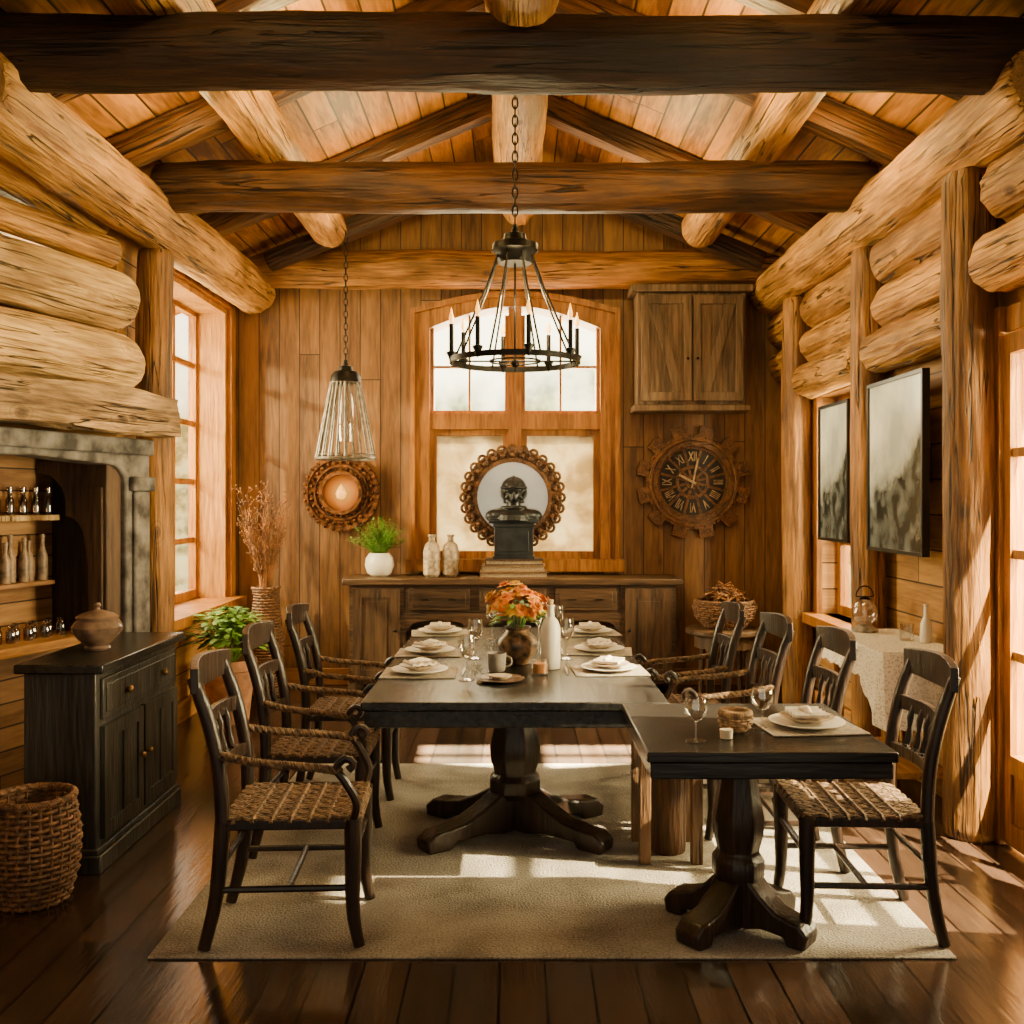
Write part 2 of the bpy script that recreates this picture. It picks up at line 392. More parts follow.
def thing(name, label, cat, loc=(0, 0, 0), rz=0, group=None, kind=None):
    o = bpy.data.objects.new(name, None); o.empty_display_size = .1; C.objects.link(o)
    o.location = loc; o.rotation_euler = (0, 0, rz); tag(o, label, cat, kind, group); return o
def dup(o, loc, rz=None, label=None, parent=None):
    n = o.copy(); C.objects.link(n)
    if parent is not None: n.parent = parent
    else:
        n.location = loc
        if rz is not None: n.rotation_euler = (n.rotation_euler[0], n.rotation_euler[1], rz)
        if label: n['label'] = label
    for c in o.children: dup(c, None, parent=n)
    return n
def logobj(name, p0, p1, r, m, label=None, cat=None, kind=None, seed=0, flat=1.0, amp=.07, parent=None, endm=LEND, group=None, sq=0.0, rnd=0.0):
    p0 = Vector(p0); p1 = Vector(p1); d = p1-p0; ln = d.length; n = 40; k = max(6, int(ln/.06))
    vs = []; fs = []
    if rnd:
        zs = [rnd*(1-math.cos(pi/2*i/5)) for i in range(5)]+[rnd]+[rnd+(ln-2*rnd)*i/k for i in range(1, k)]+[ln-rnd]+[ln-rnd*(1-math.cos(pi/2*i/5)) for i in range(4, -1, -1)]
        qs = [.45+.55*math.sin(pi/2*i/5) for i in range(6)]
    else:
        zs = [0, .012, .05]+[ln*i/k for i in range(1, k)]+[ln-.05, ln-.012, ln]; zs = sorted(zs); qs = [.86, .95, .995]
    for i, z in enumerate(zs):
        e_ = min(i, len(zs)-1-i); q = qs[e_] if e_ < len(qs) else 1
        ox = noise.noise((seed*3.1, z*.9, 5.))*r*.12; oy = noise.noise((seed*7.7, z*.9, 9.))*r*.12
        for j in range(n):
            th = 2*pi*j/n; ct, st = math.cos(th), math.sin(th)
            shape = 1.0
            if sq: shape = 1+sq*(1/max(abs(ct), abs(st))-1)
            rr = r*q*shape*(1+amp*noise.noise((ct*1.3+seed, st*1.3, z*1.6))+amp*.55*noise.noise((ct*4+seed, st*4, z*3))+amp*.5*noise.noise((ct*10+seed, st*10, z*.9))+amp*.35*noise.noise((ct*3+seed, st*3, z*9)))
            vs.append((ox+rr*ct, oy+rr*st*flat, z))
    K = len(zs)
    for i in range(K-1):
        for j in range(n): fs.append((i*n+j, i*n+(j+1) % n, (i+1)*n+(j+1) % n, (i+1)*n+j))
    b = B(); b.add(vs, fs); b.add(vs[:n], [tuple(range(n-1, -1, -1))], mi=1); b.add(vs[-n:], [tuple(range(n))], mi=1)
    o = b.obj(name, [m, endm], parent=parent, label=label, cat=cat, kind=kind, group=group, ang=60)
    o.location = p0
    z = d.normalized(); up = Vector((0, 0, 1)) if abs(z.z) < .95 else Vector((0, 1, 0))
    x = up.cross(z).normalized(); y = z.cross(x)
    o.rotation_euler = Matrix((x, y, z)).transposed().to_euler()
    return o

# ------------------------------------------------------------------ STRUCTURE
B().box(-3.3, 2.6, -.2, 8.7, -.1, 0).obj('floor', FLOOR, kind='structure')
RZ, RS = 4.45, .44
def rz(x): return RZ-RS*abs(x)
B().prism([(-3.3, rz(3.3)), (0, RZ), (2.7, rz(2.7)), (2.7, rz(2.7)+.12), (0, RZ+.12), (-3.3, rz(3.3)+.12)], -.2, 8.7).obj('ceiling', ROOF, kind='structure')
b = B()
b.prism([(-2.5, 0), (-.74, 0), (-.74, rz(.74)-.002), (-2.5, rz(2.5)-.002)], 8.4, 8.6)
b.prism([(.74, 0), (2.45, 0), (2.45, rz(2.45)-.002), (.74, rz(.74)-.002)], 8.4, 8.6)
b.prism([(-.74, 3.16), (.74, 3.16), (.74, rz(.74)-.002), (0, RZ-.002), (-.74, rz(.74)-.002)], 8.4, 8.6)
b.box(-.74, .74, 8.4, 8.6, 0, .98)
b.obj('wall_back', WALLB, kind='structure')
b = B()
b.box(2.25, 2.45, -.2, 3.35, 0, 3.36); b.box(2.25, 2.45, 3.35, 4.55, 2.32, 3.36)
b.box(2.25, 2.45, 4.55, 6.25, 0, 3.36); b.box(2.25, 2.45, 6.25, 7.32, 0, .72); b.box(2.25, 2.45, 6.25, 7.32, 2.3, 3.36)
b.box(2.25, 2.45, 7.32, 8.4, 0, 3.36)
b.obj('wall_right', WALLS, kind='structure')
b = B()
b.box(-2.65, -2.35, 5.9, 6.5, 0, 3.28); b.box(-2.65, -2.35, 6.5, 8.15, 0, .70); b.box(-2.65, -2.35, 6.5, 8.15, 3.14, 3.28)
b.box(-2.65, -2.35, 8.15, 8.4, 0, 3.28); b.box(-3.2, -2.65, 5.9, 6.0, 0, 3.03); b.box(-3.2, -3.05, -.2, 5.9, 0, 3.03)
b.obj('wall_left', WALLS, kind='structure')

def arc(x0, x1, z0, zt, n=14):
    return [(x0+(x1-x0)*i/n, z0+(zt-z0)*math.sin(pi*i/n)) for i in range(n+1)]
b = B()
b.box(-.84, -.71, 8.31, 8.6, 1.06, 2.98); b.box(.71, .84, 8.31, 8.6, 1.06, 2.98); b.box(-.90, .90, 8.25, 8.6, .96, 1.06)
b.prism([(-.84, 2.98)]+arc(-.84, .84, 3.12, 3.26)+[(.84, 2.98)]+arc(.71, -.71, 2.98, 3.16), 8.31, 8.6)
b.prism([(-.87, 3.10)]+arc(-.87, .87, 3.135, 3.285)+[(.87, 3.10)]+arc(.83, -.83, 3.10, 3.235), 8.28, 8.31)
b.box(-.87, -.83, 8.28, 8.31, 1.06, 3.10); b.box(.83, .87, 8.28, 8.31, 1.06, 3.10)
b.box(-.055, .055, 8.34, 8.54, 1.06, 3.15); b.box(-.71, -.055, 8.33, 8.55, 2.14, 2.27); b.box(.055, .71, 8.33, 8.55, 2.14, 2.27)
for sx in (-1, 1):
    def bx(a, c, z0, z1, y0=8.39, y1=8.52): b.box(min(sx*a, sx*c), max(sx*a, sx*c), y0, y1, z0, z1)
    bx(.055, .10, 1.06, 2.14); bx(.66, .71, 1.06, 2.14); bx(.10, .66, 1.06, 1.12); bx(.10, .66, 2.09, 2.14)
    bx(.055, .085, 2.27, 3.1); bx(.68, .71, 2.27, 2.99); bx(.085, .68, 2.27, 2.30)
    bx(.373, .392, 2.30, 3.1, 8.42, 8.48); bx(.085, .373, 2.66, 2.68, 8.42, 8.48); bx(.392, .68, 2.66, 2.68, 8.42, 8.48)
w = b.obj('window_1', FRAME, kind='structure')
B().box(-.71, .71, 8.45, 8.456, 2.27, 3.16).obj('glass', GLASS, parent=w)
b = B(); b.box(-.66, -.10, 8.45, 8.46, 1.12, 2.09); b.box(.10, .66, 8.45, 8.46, 1.12, 2.09)
b.obj('textured_pane', PARCH, parent=w, label='cream mottled translucent window pane')

def side_window(name, xa, xb, y0, y1, z0, z1, cols, rows, inner, sgn):
    b = B(); t = .07
    xm = (xa+xb)/2
    b.box(xa, xb, y0, y0+t, z0, z1); b.box(xa, xb, y1-t, y1, z0, z1); b.box(xa, xb, y0+t, y1-t, z0, z0+t); b.box(xa, xb, y0+t, y1-t, z1-t, z1)
    for i in range(1, cols): y = y0+(y1-y0)*i/cols; b.box(xa+.01, xb-.01, y-.026, y+.026, z0+t, z1-t)
    for i in range(1, rows): z = z0+(z1-z0)*i/rows; b.box(xa+.015, xb-.015, y0+t, y1-t, z-.022, z+.022)
    c0, c1 = sorted((inner, inner+sgn*.04))
    b.box(c0, c1, y0-.12, y0, z0, z1+.12); b.box(c0, c1, y1, y1+.12, z0, z1+.12); b.box(c0, c1, y0, y1, z1, z1+.12)
    s0, s1 = sorted((xa if sgn > 0 else xb, inner+sgn*.13))
    b.box(s0, s1, y0-.12, y1+.12, z0-.07, z0)
    o = b.obj(name, FRAME, kind='structure')
    B().box(xm-.003, xm+.003, y0+t, y1-t, z0+t, z1-t).obj('glass', GLASS, parent=o)
side_window('window_2', -2.64, -2.58, 6.5, 8.15, .76, 3.1, 3, 5, -2.35, 1)
b = B(); b.box(-2.58, -2.35, 8.11, 8.15, .76, 3.1); b.box(-2.58, -2.35, 6.5, 6.54, .76, 3.1); b.box(-2.58, -2.35, 6.54, 8.11, 3.06, 3.1)
b.obj('trim_1', TRIM, kind='structure')
side_window('window_3', 2.36, 2.42, 6.25, 7.32, .72, 2.3, 2, 3, 2.25, -1)
# door
b = B(); b.box(2.17, 2.45, 4.485, 4.55, 0, 2.42); b.box(2.2, 2.45, 3.33, 3.43, 0, 2.42); b.box(2.2, 2.45, 3.43, 4.485, 2.3, 2.42)
b.obj('trim_2', FRAME, bevel=.006, kind='structure')
b = B(); y0, y1 = 3.44, 4.48; Y0, Y1 = y0+.08, y1-.06; ZB = .42
b.box(2.19, 2.24, y0, Y0, .02, 2.29); b.box(2.19, 2.24, Y1, y1, .02, 2.29)
b.box(2.19, 2.24, Y0, Y1, .02, .12); b.box(2.19, 2.24, Y0, Y1, 2.2, 2.29); b.box(2.19, 2.24, Y0, Y1, ZB-.08, ZB)
b.box(2.205, 2.225, Y0, Y1, .12, ZB-.08)
b.box(2.20, 2.23, 3.95, 3.99, ZB, 2.2)
for z in (.86, 1.31, 1.76):
    b.box(2.20, 2.23, Y0, 3.95, z-.02, z+.02); b.box(2.20, 2.23, 3.99, Y1, z-.02, z+.02)
d = b.obj('door_1', FRAME, kind='structure')
B().box(2.213, 2.217, Y0, Y1, ZB, 2.2).obj('glass', GLASS, parent=d)
B().tube([(2.19, y0+.04, 1.05), (2.13, y0+.04, 1.05), (2.13, y0+.15, 1.05)], .01, 8).box(2.175, 2.19, y0+.02, y0+.06, .98, 1.12).obj('handle', IRON, d)
B().box(-2.35, 2.25, 8.37, 8.4, 0, .14).obj('baseboard_back', TRIMX, bevel=.005, kind='structure')
B().box(2.22, 2.25, 4.56, 8.37, 0, .14).obj('baseboard_right', TRIMY, bevel=.005, kind='structure')
B().box(-2.35, -2.32, 5.9, 8.37, 0, .14).obj('baseboard_left', TRIMY, bevel=.005, kind='structure')

# beams and posts
G = 'log beams under the roof'
logobj('ceiling_beam', (-2.5, 4.1, 3.375), (2.24, 4.1, 3.375), .148, LOGD, 'thick log tie beam crossing the room, unlit shade put into its dark colour', 'beam', seed=1, group=G)  # darkness of the unlit underside is put into the wood colour
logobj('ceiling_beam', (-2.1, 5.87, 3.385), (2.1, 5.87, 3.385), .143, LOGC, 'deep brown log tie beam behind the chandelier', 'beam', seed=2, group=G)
logobj('ceiling_beam', (-2.2, 8.2, 3.44), (2.2, 8.2, 3.44), .155, LOGM, 'golden-brown log tie beam against the plank wall', 'beam', seed=3, group=G)
logobj('wall_plate_log', (-2.17, 3.955, 3.215), (-2.17, 8.35, 3.27), .178, LOG, 'long golden log resting on top of the fireplace-side wall', 'log beam', seed=4)
logobj('wall_plate_log', (2.12, 3.955, 3.215), (2.12, 8.35, 3.27), .178, LOG, 'long golden log resting on the posts along the door wall', 'log beam', seed=5)
logobj('purlin_log', (-1.43, 1, 3.64), (-1.43, 7.75, 3.64), .145, LOG, 'round golden roof purlin with a cut end', 'log beam', seed=6, group='roof purlins')
logobj('purlin_log', (1.43, 1, 3.64), (1.43, 7.75, 3.64), .145, LOG, 'round golden roof purlin with a cut end', 'log beam', seed=7, group='roof purlins')
logobj('ridge_beam', (.02, 4.3, 4.03), (.02, 8.0, 4.03), .17, LOG, 'deep golden ridge log running under the roof peak', 'log beam', seed=8, flat=1.75)
logobj('ridge_beam', (.02, 1, 3.60), (.02, 3.93, 3.53), .155, LOG, 'golden ridge log butting against the dark tie beam', 'log beam', seed=9)
for y in (3.0, 4.5, 5.4, 6.9):
    for sx in (-1, 1):
        p0 = Vector((sx*.1, y, rz(.1)-.1)); p1 = Vector((sx*2.25, y, rz(2.25)-.1))
        logobj('roof_rafter', p0, p1, .075, LOGB, 'sloping brown timber rafter below the roof boards', 'rafter', seed=y+sx, group='roof rafters', flat=1.1, sq=.7)
for sx in (-1, 1):
    logobj('truss_brace', (sx*.25, 7.88, 4.12), (sx*1.95, 7.88, 3.42), .075, LOGD, 'dark diagonal truss brace below the roof boards', 'brace', seed=20+sx, group='truss braces', sq=.8)
GP = 'round wooden wall posts'
logobj('wooden_post', (2.105, 4.62, 0), (2.105, 4.62, 3.06), .122, LOGM, 'thick round wooden post beside the glazed door', 'post', seed=11, group=GP)
logobj('wooden_post', (2.13, 6.03, 0), (2.13, 6.03, 3.06), .10, LOGM, 'round wooden post between the two wall pictures', 'post', seed=12, group=GP)
logobj('wooden_post', (2.12, 7.5, 0), (2.12, 7.5, 3.06), .11, LOGM, 'round wooden post near the plank wall corner', 'post', seed=13, group=GP)
logobj('wooden_post', (-2.18, 6.06, 0), (-2.18, 6.06, 3.06), .105, LOGM, 'round wooden post between alcove and window', 'post', seed=14, group=GP)
t = 3
def wl(p0, p1, r, s, m=LOG):
    global t
    logobj('trim_%d' % t, p0, p1, r, m, kind='structure', seed=s, amp=.11, rnd=.07); t += 1
for (ya, yb) in ((4.76, 5.92), (6.15, 7.38)):
    wl((2.23, ya, 2.95), (2.23, yb, 2.95), .15, ya); wl((2.22, ya, 2.68), (2.22, yb, 2.68), .135, ya+1); wl((2.15, ya-.02, 2.42), (2.15, yb+.02, 2.42), .125, ya+2)
wl((2.23, 2.8, 2.93), (2.23, 4.48, 2.93), .165, 31); wl((2.15, 2.8, 2.6), (2.15, 4.46, 2.6), .14, 32)
wl((2.24, 7.62, 2.95), (2.24, 8.38, 2.95), .15, 33); wl((2.24, 7.62, 2.66), (2.24, 8.38, 2.66), .135, 34)
wl((-2.46, -.1, 3.175), (-2.46, 5.86, 3.175), .12, 35)

# ------------------------------------------------------------------ FIREPLACE ALCOVE (rotated)
TH = math.radians(-16); FO = Vector((-2.08, 5.7, 0))
FM = Matrix.Translation(FO) @ Matrix.Rotation(TH, 4, 'Z')
def FP(x, y, z): return FM @ Vector((x, y, z))
fp = thing('hearth_alcove', 'grey stone hearth alcove with shelves under a log chimney breast', 'alcove', FO, TH)
def cur(cy, cz, r, a0, a1, n=8): return [(cy+r*math.cos(math.radians(a0+(a1-a0)*i/n)), cz+r*math.sin(math.radians(a0+(a1-a0)*i/n))) for i in range(n+1)]
poly = [(0, 0), (0, 1.89), (-1.95, 1.89), (-1.95, 0), (-1.80, 0), (-1.80, 1.62)]+cur(-1.68, 1.62, .12, 180, 95)+[(-.9, 1.77)]+cur(-.33, 1.62, .12, 85, 0)+[(-.21, 0)]
b = B().prism(poly, -.16, 0, 'yz')
b.box(0, .025, -.16, -.03, 0, 1.60).box(0, .04, -.19, .0, 1.60, 1.68).box(0, .03, -1.95, 0, 1.80, 1.89)
b.obj('surround', STONE, fp, bevel=.018, seg=3)
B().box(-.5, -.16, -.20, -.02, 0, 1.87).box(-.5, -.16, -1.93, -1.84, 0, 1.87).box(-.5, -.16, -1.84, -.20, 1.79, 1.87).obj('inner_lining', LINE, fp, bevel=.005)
cb = [(-.03, 1.77), (-.49, 1.77), (-.49, 1.70)]+[(-.49+.19*math.sin(i/6*pi/2), 1.52+.18*math.cos(i/6*pi/2)) for i in range(7)]+[(-.30+.0, 1.48)]+[(-.30+.12*math.sin(i/6*pi/2), 1.32+.14*math.cos(i/6*pi/2)) for i in range(7)]+[(-.17, 1.28), (-.155, 1.20), (-.15, .83), (-.03, .83)]
B().prism(cb, -.33, -.212, 'xz').box(-.13, -.05, -.345, -.33, .9, 1.62).obj('corbel', CORB, fp, bevel=.012)
B().box(-.54, -.5, -1.93, -.02, 0, 1.87).obj('back_panel', ALCOVE, fp)
B().box(-.5, -.33, -1.78, -.335, 1.44, 1.47).obj('shelf', LOGP, fp, bevel=.004)
B().box(-.5, -.36, -1.78, -.335, 1.09, 1.113).obj('shelf', ALCOVE, fp, bevel=.004)
B().box(-.5, -.165, -1.77, -.212, .77, .818).obj('countertop', TRIMY, fp, bevel=.006)
B().box(-.34, -.3, -1.77, -.212, 0, .77).obj('lower_panel', ALCOVE, fp)
MANT = wood('mantel_wood', (.13, .065, .026), (.66, .41, .18), 2, 10, .7, 1.2, .12, knots=True, cracks=True)
logobj('mantel_beam', FP(.06, -2.0, 2.02), FP(.06, .06, 2.02), .112, MANT, 'rough-hewn squared mantel beam projecting above the stone alcove', 'mantel', seed=41, amp=.16, sq=.9, rnd=.03)
logobj('chimney_log', FP(-.17, -2.0, 2.325), FP(-.17, .03, 2.325), .163, LOGP, 'fat rounded pale log stacked above the mantel', 'log', seed=42, amp=.09, group='chimney breast logs', rnd=.10)
logobj('chimney_log', FP(-.17, -2.0, 2.675), FP(-.17, .0, 2.675), .166, LOGP, 'fat rounded pale log stacked above the mantel', 'log', seed=43, amp=.09, group='chimney breast logs', rnd=.11)
logobj('chimney_log', FP(-.20, -2.0, 2.95), FP(-.20, -.06, 2.95), .082, LOG, 'thin log just under the wall plate', 'log', seed=44, amp=.10, group='chimney breast logs', rnd=.04)

def jar(name, prof, m, loc, label, cat, group=None, stopper=None):
    o = B().lathe(prof, 16).obj(name, m, loc=loc, label=label, cat=cat, group=group); return o
sj = jar('glass_jar', [(0, 0), (.019, 0), (.021, .01), (.021, .08), (.011, .10), (.011, .12), (.015, .122), (.015, .145), (0, .147)], BOTG, FP(-.38, -.365, 1.471), 'small brown glass jar with stopper on the alcove shelf', 'jar', 'jars on the alcove shelf')
for i in range(1, 9): dup(sj, FP(-.38-.045*(i % 2), -.365-.046*i, 1.471))
bt = jar('stoneware_bottle', [(0, 0), (.027, 0), (.029, .01), (.029, .13), (.012, .18), (.011, .23), (.014, .232), (.014, .25), (0, .252)], mat('tan_stoneware', (.24, .15, .085), .4, 0, .4, 20), FP(-.41, -.375, 1.114), 'tan stoneware bottle on the lower alcove shelf', 'bottle', 'bottles on the lower alcove shelf')
for i in range(1, 7):
    q = dup(bt, FP(-.41-.03*(i % 2), -.375-.066*i, 1.114)); q.scale = (1, 1, (1, .86, .94)[i % 3])
cj = jar('spice_jar', [(0, 0), (.023, 0), (.025, .02), (.025, .06), (.016, .075), (.018, .08), (.018, .095), (0, .097)], BOTG, FP(-.3, -.36, .82), 'little amber spice jar on the alcove counter', 'jar', 'spice jars on the alcove counter')
for i in range(1, 9): dup(cj, FP(-.3-.03*(i % 2), -.36-.06*i, .82))

# ------------------------------------------------------------------ CHARCOAL CABINET
c = thing('cabinet', 'charcoal wooden cabinet with one drawer and two doors', 'cabinet', (-1.89, 4.64, 0))
b = B().box(-.15, .15, -.49, .49, .075, .83).box(-.165, .175, -.505, .505, 0, .075).box(-.158, .163, -.498, .498, .075, .1)
b.obj('body', CABD, c, bevel=.006)
B().box(-.18, .19, -.52, .52, .83, .87).obj('top', DARKY, c, bevel=.008)
dr = B().box(.15, .165, -.45, .45, .63, .8).box(.165, .172, -.42, .42, .655, .775).obj('drawer', CABD, c, bevel=.004)
for y in (-.22, .22): B().ball((.19, y, .715), .017, n=10).tube([(.17, y, .715), (.185, y, .715)], .007).obj('knob', BRASS, dr)
for s in (-1, 1):
    a, e = sorted((s*.01, s*.45))
    d = B().box(.15, .163, a, e, .13, .6).box(.163, .172, a, a+.06, .13, .6).box(.163, .172, e-.06, e, .13, .6).box(.163, .172, a+.06, e-.06, .13, .19).box(.163, .172, a+.06, e-.06, .54, .6).box(.163, .170, (a+e)/2-.008, (a+e)/2+.008, .19, .54).obj('door', CABD, c)
    B().ball((.185, s*.045, .38), .014, n=10).tube([(.17, s*.045, .38), (.18, s*.045, .38)], .006).obj('knob', BRASS, d)
u = thing('lidded_urn', 'brown glazed clay pot with lid standing on the charcoal cabinet', 'pot', (-1.9, 4.55, .871))
B().lathe([(0, 0), (.055, 0), (.06, .01), (.052, .02), (.085, .05), (.11, .085), (.112, .105), (.095, .13), (.085, .135), (.088, .142), (0, .142)]).obj('body', URN, u)
B().lathe([(.09, .142), (.094, .15), (.07, .165), (.03, .178), (.012, .182), (.01, .19), (.018, .2), (.01, .212), (0, .213)]).obj('lid', URN, u)

# ------------------------------------------------------------------ BASKETS
def basket(name, loc, prof, rows, label, m, cat='basket', stakes=26, thick=.011):
    o = thing(name, label, cat, loc)
    H = prof[-1][1]
    def R(z):
        for (r0, z0), (r1, z1) in zip(prof, prof[1:]):
            if z <= z1: return r0+(r1-r0)*(z-z0)/(z1-z0)
        return prof[-1][0]
    b = B()
    for k in range(rows):
        z = thick+(H-2*thick)*k/(rows-1); n = stakes*4
        b.tube([((R(z)+.006*math.cos(stakes/2*2*pi*j/n*1+pi*(k % 2)))*math.cos(2*pi*j/n), (R(z)+.006*math.cos(stakes/2*2*pi*j/n+pi*(k % 2)))*math.sin(2*pi*j/n), z) for j in range(n)], thick*.75, 5, True)
    for j in range(stakes):
        th = 2*pi*j/stakes; b.tube([(R(z)*math.cos(th), R(z)*math.sin(th), z) for z in [H*i/8 for i in range(9)]], thick*.6, 5)
    b.lathe([(0, .004), (prof[0][0], .004), (prof[0][0], .014), (0, .014)], 24)
    b.obj('woven_body', m, o)
    n = 72
    B().rope([(R(H)*math.cos(2*pi*j/n), R(H)*math.sin(2*pi*j/n), H) for j in range(n+1)], .014, turns=40).obj('rim', m, o)
    return o
basket('wicker_basket', (-1.87, 3.88, 0), [(.125, 0), (.16, .12), (.168, .25), (.15, .37), (.148, .4)], 19, 'round brown wicker basket on the floor beside the cabinet', WICK)
wv = thing('wicker_vase', 'tall brown wicker vase holding dried branches', 'vase', (-1.98, 7.95, 0))
b = B()
pr = [(.10, 0), (.13, .2), (.135, .45), (.10, .68), (.085, .78), (.105, .86)]
for k in range(38):
    z = .012+.84*k/37
    for (r0, z0), (r1, z1) in zip(pr, pr[1:]):
        if z0 <= z <= z1: r = r0+(r1-r0)*(z-z0)/(z1-z0)
    b.tube([((r+.005*math.cos(10*2*pi*j/60+pi*(k % 2)))*math.cos(2*pi*j/60), (r+.005*math.cos(10*2*pi*j/60+pi*(k % 2)))*math.sin(2*pi*j/60), z) for j in range(60)], .011, 5, True)
b.obj('woven_body', WICK, wv)
b = B(); random.seed(3)
for i in range(36):
    a = random.uniform(0, 2*pi); sp = random.uniform(.02, .27); h = random.uniform(1.3, 1.66)
    x, y = math.cos(a), math.sin(a)*.6
    pts = [(x*.03, y*.03, .5), (x*.05, y*.05, .9), (x*sp*.6, y*sp*.6, .9+(h-.9)*.5), (x*sp, y*sp, h)]
    P = resample(pts, 12); b.tube(P, [.005-.0003*k for k in range(12)], 4)
    for k in range(6, 12):
        for q in range(3):
            a2 = random.uniform(0, 2*pi); e = P[k]+Vector((math.cos(a2)*.04, math.sin(a2)*.04, random.uniform(.02, .06)))
            b.tube([P[k], e], [.0022, .0015], 3); b.ball(e, .007, n=4)
b.obj('dried_branches', TWIG, thing('dried_branch_bunch', 'bunch of brown dried branches standing in a wicker vase', 'dried plant', (-1.98, 7.95, 0)))

def leafmesh(b, base, d, ln, w, up=Vector((0, 0, 1)), bend=.4):
    d = d.normalized(); s = d.cross(up)
    if s.length < .05: s = Vector((1, 0, 0))
    s.normalize(); nrm = s.cross(d); vs = []
    for i in range(5):
        t_ = i/4; wd = w*math.sin(pi*min(1, t_*.92+.06)); p = base+d*(ln*t_)-Vector((0, 0, 1))*(bend*ln*t_*t_)
        vs += [p-s*wd, p+nrm*w*.15, p+s*wd]
    fs = []
    for i in range(4):
        o = 3*i; fs += [(o, o+1, o+4, o+3), (o+1, o+2, o+5, o+4)]
    b.add(vs, fs)
p = thing('potted_plant', 'leafy green plant in a terracotta pot on the floor', 'plant', (-2.0, 7.0, 0))
B().lathe([(0, 0), (.13, 0), (.135, .01), (.175, .36), (.19, .37), (.19, .44), (.17, .44), (.165, .39), (0, .39)]).obj('pot', TERRA, p)
b = B(); random.seed(5)
for i in range(480):
    a = random.uniform(0, 2*pi); e = random.uniform(-.05, pi/2); r = random.uniform(.08, .24)
    c0 = Vector((math.cos(a)*math.cos(e)*r*1.15, math.sin(a)*math.cos(e)*r, .54+math.sin(e)*r*1.1))
    leafmesh(b, c0, Vector((math.cos(a), math.sin(a), random.uniform(-.1, .9))), random.uniform(.06, .1), .022)
for i in range(30):
    a = random.uniform(0, 2*pi); b.tube([(0, 0, .38), (math.cos(a)*.15, math.sin(a)*.15, random.uniform(.52, .69))], .004, 4)
b.obj('foliage', LEAF, p)
p = thing('potted_grass', 'wispy green plant in a round white pot on the sideboard', 'plant', (-1.1, 8.12, .93))
B().lathe([(0, 0), (.06, 0), (.1, .03), (.118, .09), (.11, .15), (.08, .19), (.072, .19), (.07, .17), (0, .165)]).obj('pot', CER, p)
b = B(); random.seed(8)
for i in range(190):
    a = random.uniform(0, 2*pi); e = random.uniform(.35, 1.5); r = random.uniform(.16, .29)
    end = Vector((math.cos(a)*math.cos(e)*r*1.0, math.sin(a)*math.cos(e)*r*.7, .19+math.sin(e)*r))
    b.tube([(math.cos(a)*.03, math.sin(a)*.03, .16), end*.6+Vector((0, 0, .1)), end], [.002, .002, .0012], 3)
    for q in range(5):
        leafmesh(b, end*(.6+.1*q)+Vector((0, 0, .06*(1-.25*q))), Vector((random.uniform(-1, 1), random.uniform(-1, 1), .4)), .035, .008)
b.obj('foliage', LEAF, p)

# ------------------------------------------------------------------ SIDEBOARD
s = thing('sideboard', 'long dark brown wooden sideboard with drawers, doors and open niches', 'sideboard', (-.02, 8.12, 0))
B().box(-1.34, 1.34, -.26, .23, .88, .93).obj('top', SIDEB, s, bevel=.008)
b = B()
b.box(-1.29, 1.29, -.0, .22, .1, .88)
for a, e in ((-1.29, -.86), (.86, 1.29)): b.box(a, e, -.22, 0, .1, .88)
for x in (-.30, .30): b.box(x-.025, x+.025, -.22, 0, .15, .62)
b.box(-.86, .86, -.22, 0, .62, .65); b.box(-.86, .86, -.22, 0, .1, .15); b.box(-.86, .86, -.21, 0, .65, .88)
for x in (-1.27, -.86, .86, 1.27): b.box(x-.03, x+.03, -.225, -.16, 0, .1); b.box(x-.03, x+.03, .15, .21, 0, .1)
for x0, x1 in ((-.86, -.325), (-.275, .275), (.325, .86)):
    b.prism([(x0, .62), (x0, .48)]+[(x0+.06+(x1-x0-.12)*(.5-.5*math.cos(pi*i/8)), .56+.04*math.sin(pi*i/8)) for i in range(9)]+[(x1, .48), (x1, .62)], -.215, -.195)
b.obj('body', SIDEB, s)
for x0, x1 in ((-.82, -.34), (-.26, .26), (.34, .82)):
    d = B().box(x0, x1, -.232, -.21, .68, .85).box(x0+.03, x1-.03, -.238, -.232, .705, .825).obj('drawer', SIDEB, s, bevel=.003)
    for q in (.28, .72):
        x = x0+(x1-x0)*q; B().tube([(x-.03, -.24, .77), (x-.03, -.258, .765), (x+.03, -.258, .765), (x+.03, -.24, .77)], .005, 6).obj('handle', IRON, d)
for x0, x1 in ((-1.26, -.89), (.89, 1.26)):
    d = B().box(x0, x1, -.232, -.22, .14, .85).box(x0, x0+.07, -.24, -.232, .14, .85).box(x1-.07, x1, -.24, -.232, .14, .85).box(x0+.07, x1-.07, -.24, -.232, .14, .21).box(x0+.07, x1-.07, -.24, -.232, .78, .85).box(x0+.1, x1-.1, -.237, -.232, .24, .75).obj('door', SIDEZ, s)
    xk = x1-.035 if x0 < 0 else x0+.035
    B().ball((xk, -.25, .52), .014, n=8).obj('knob', IRON, d)

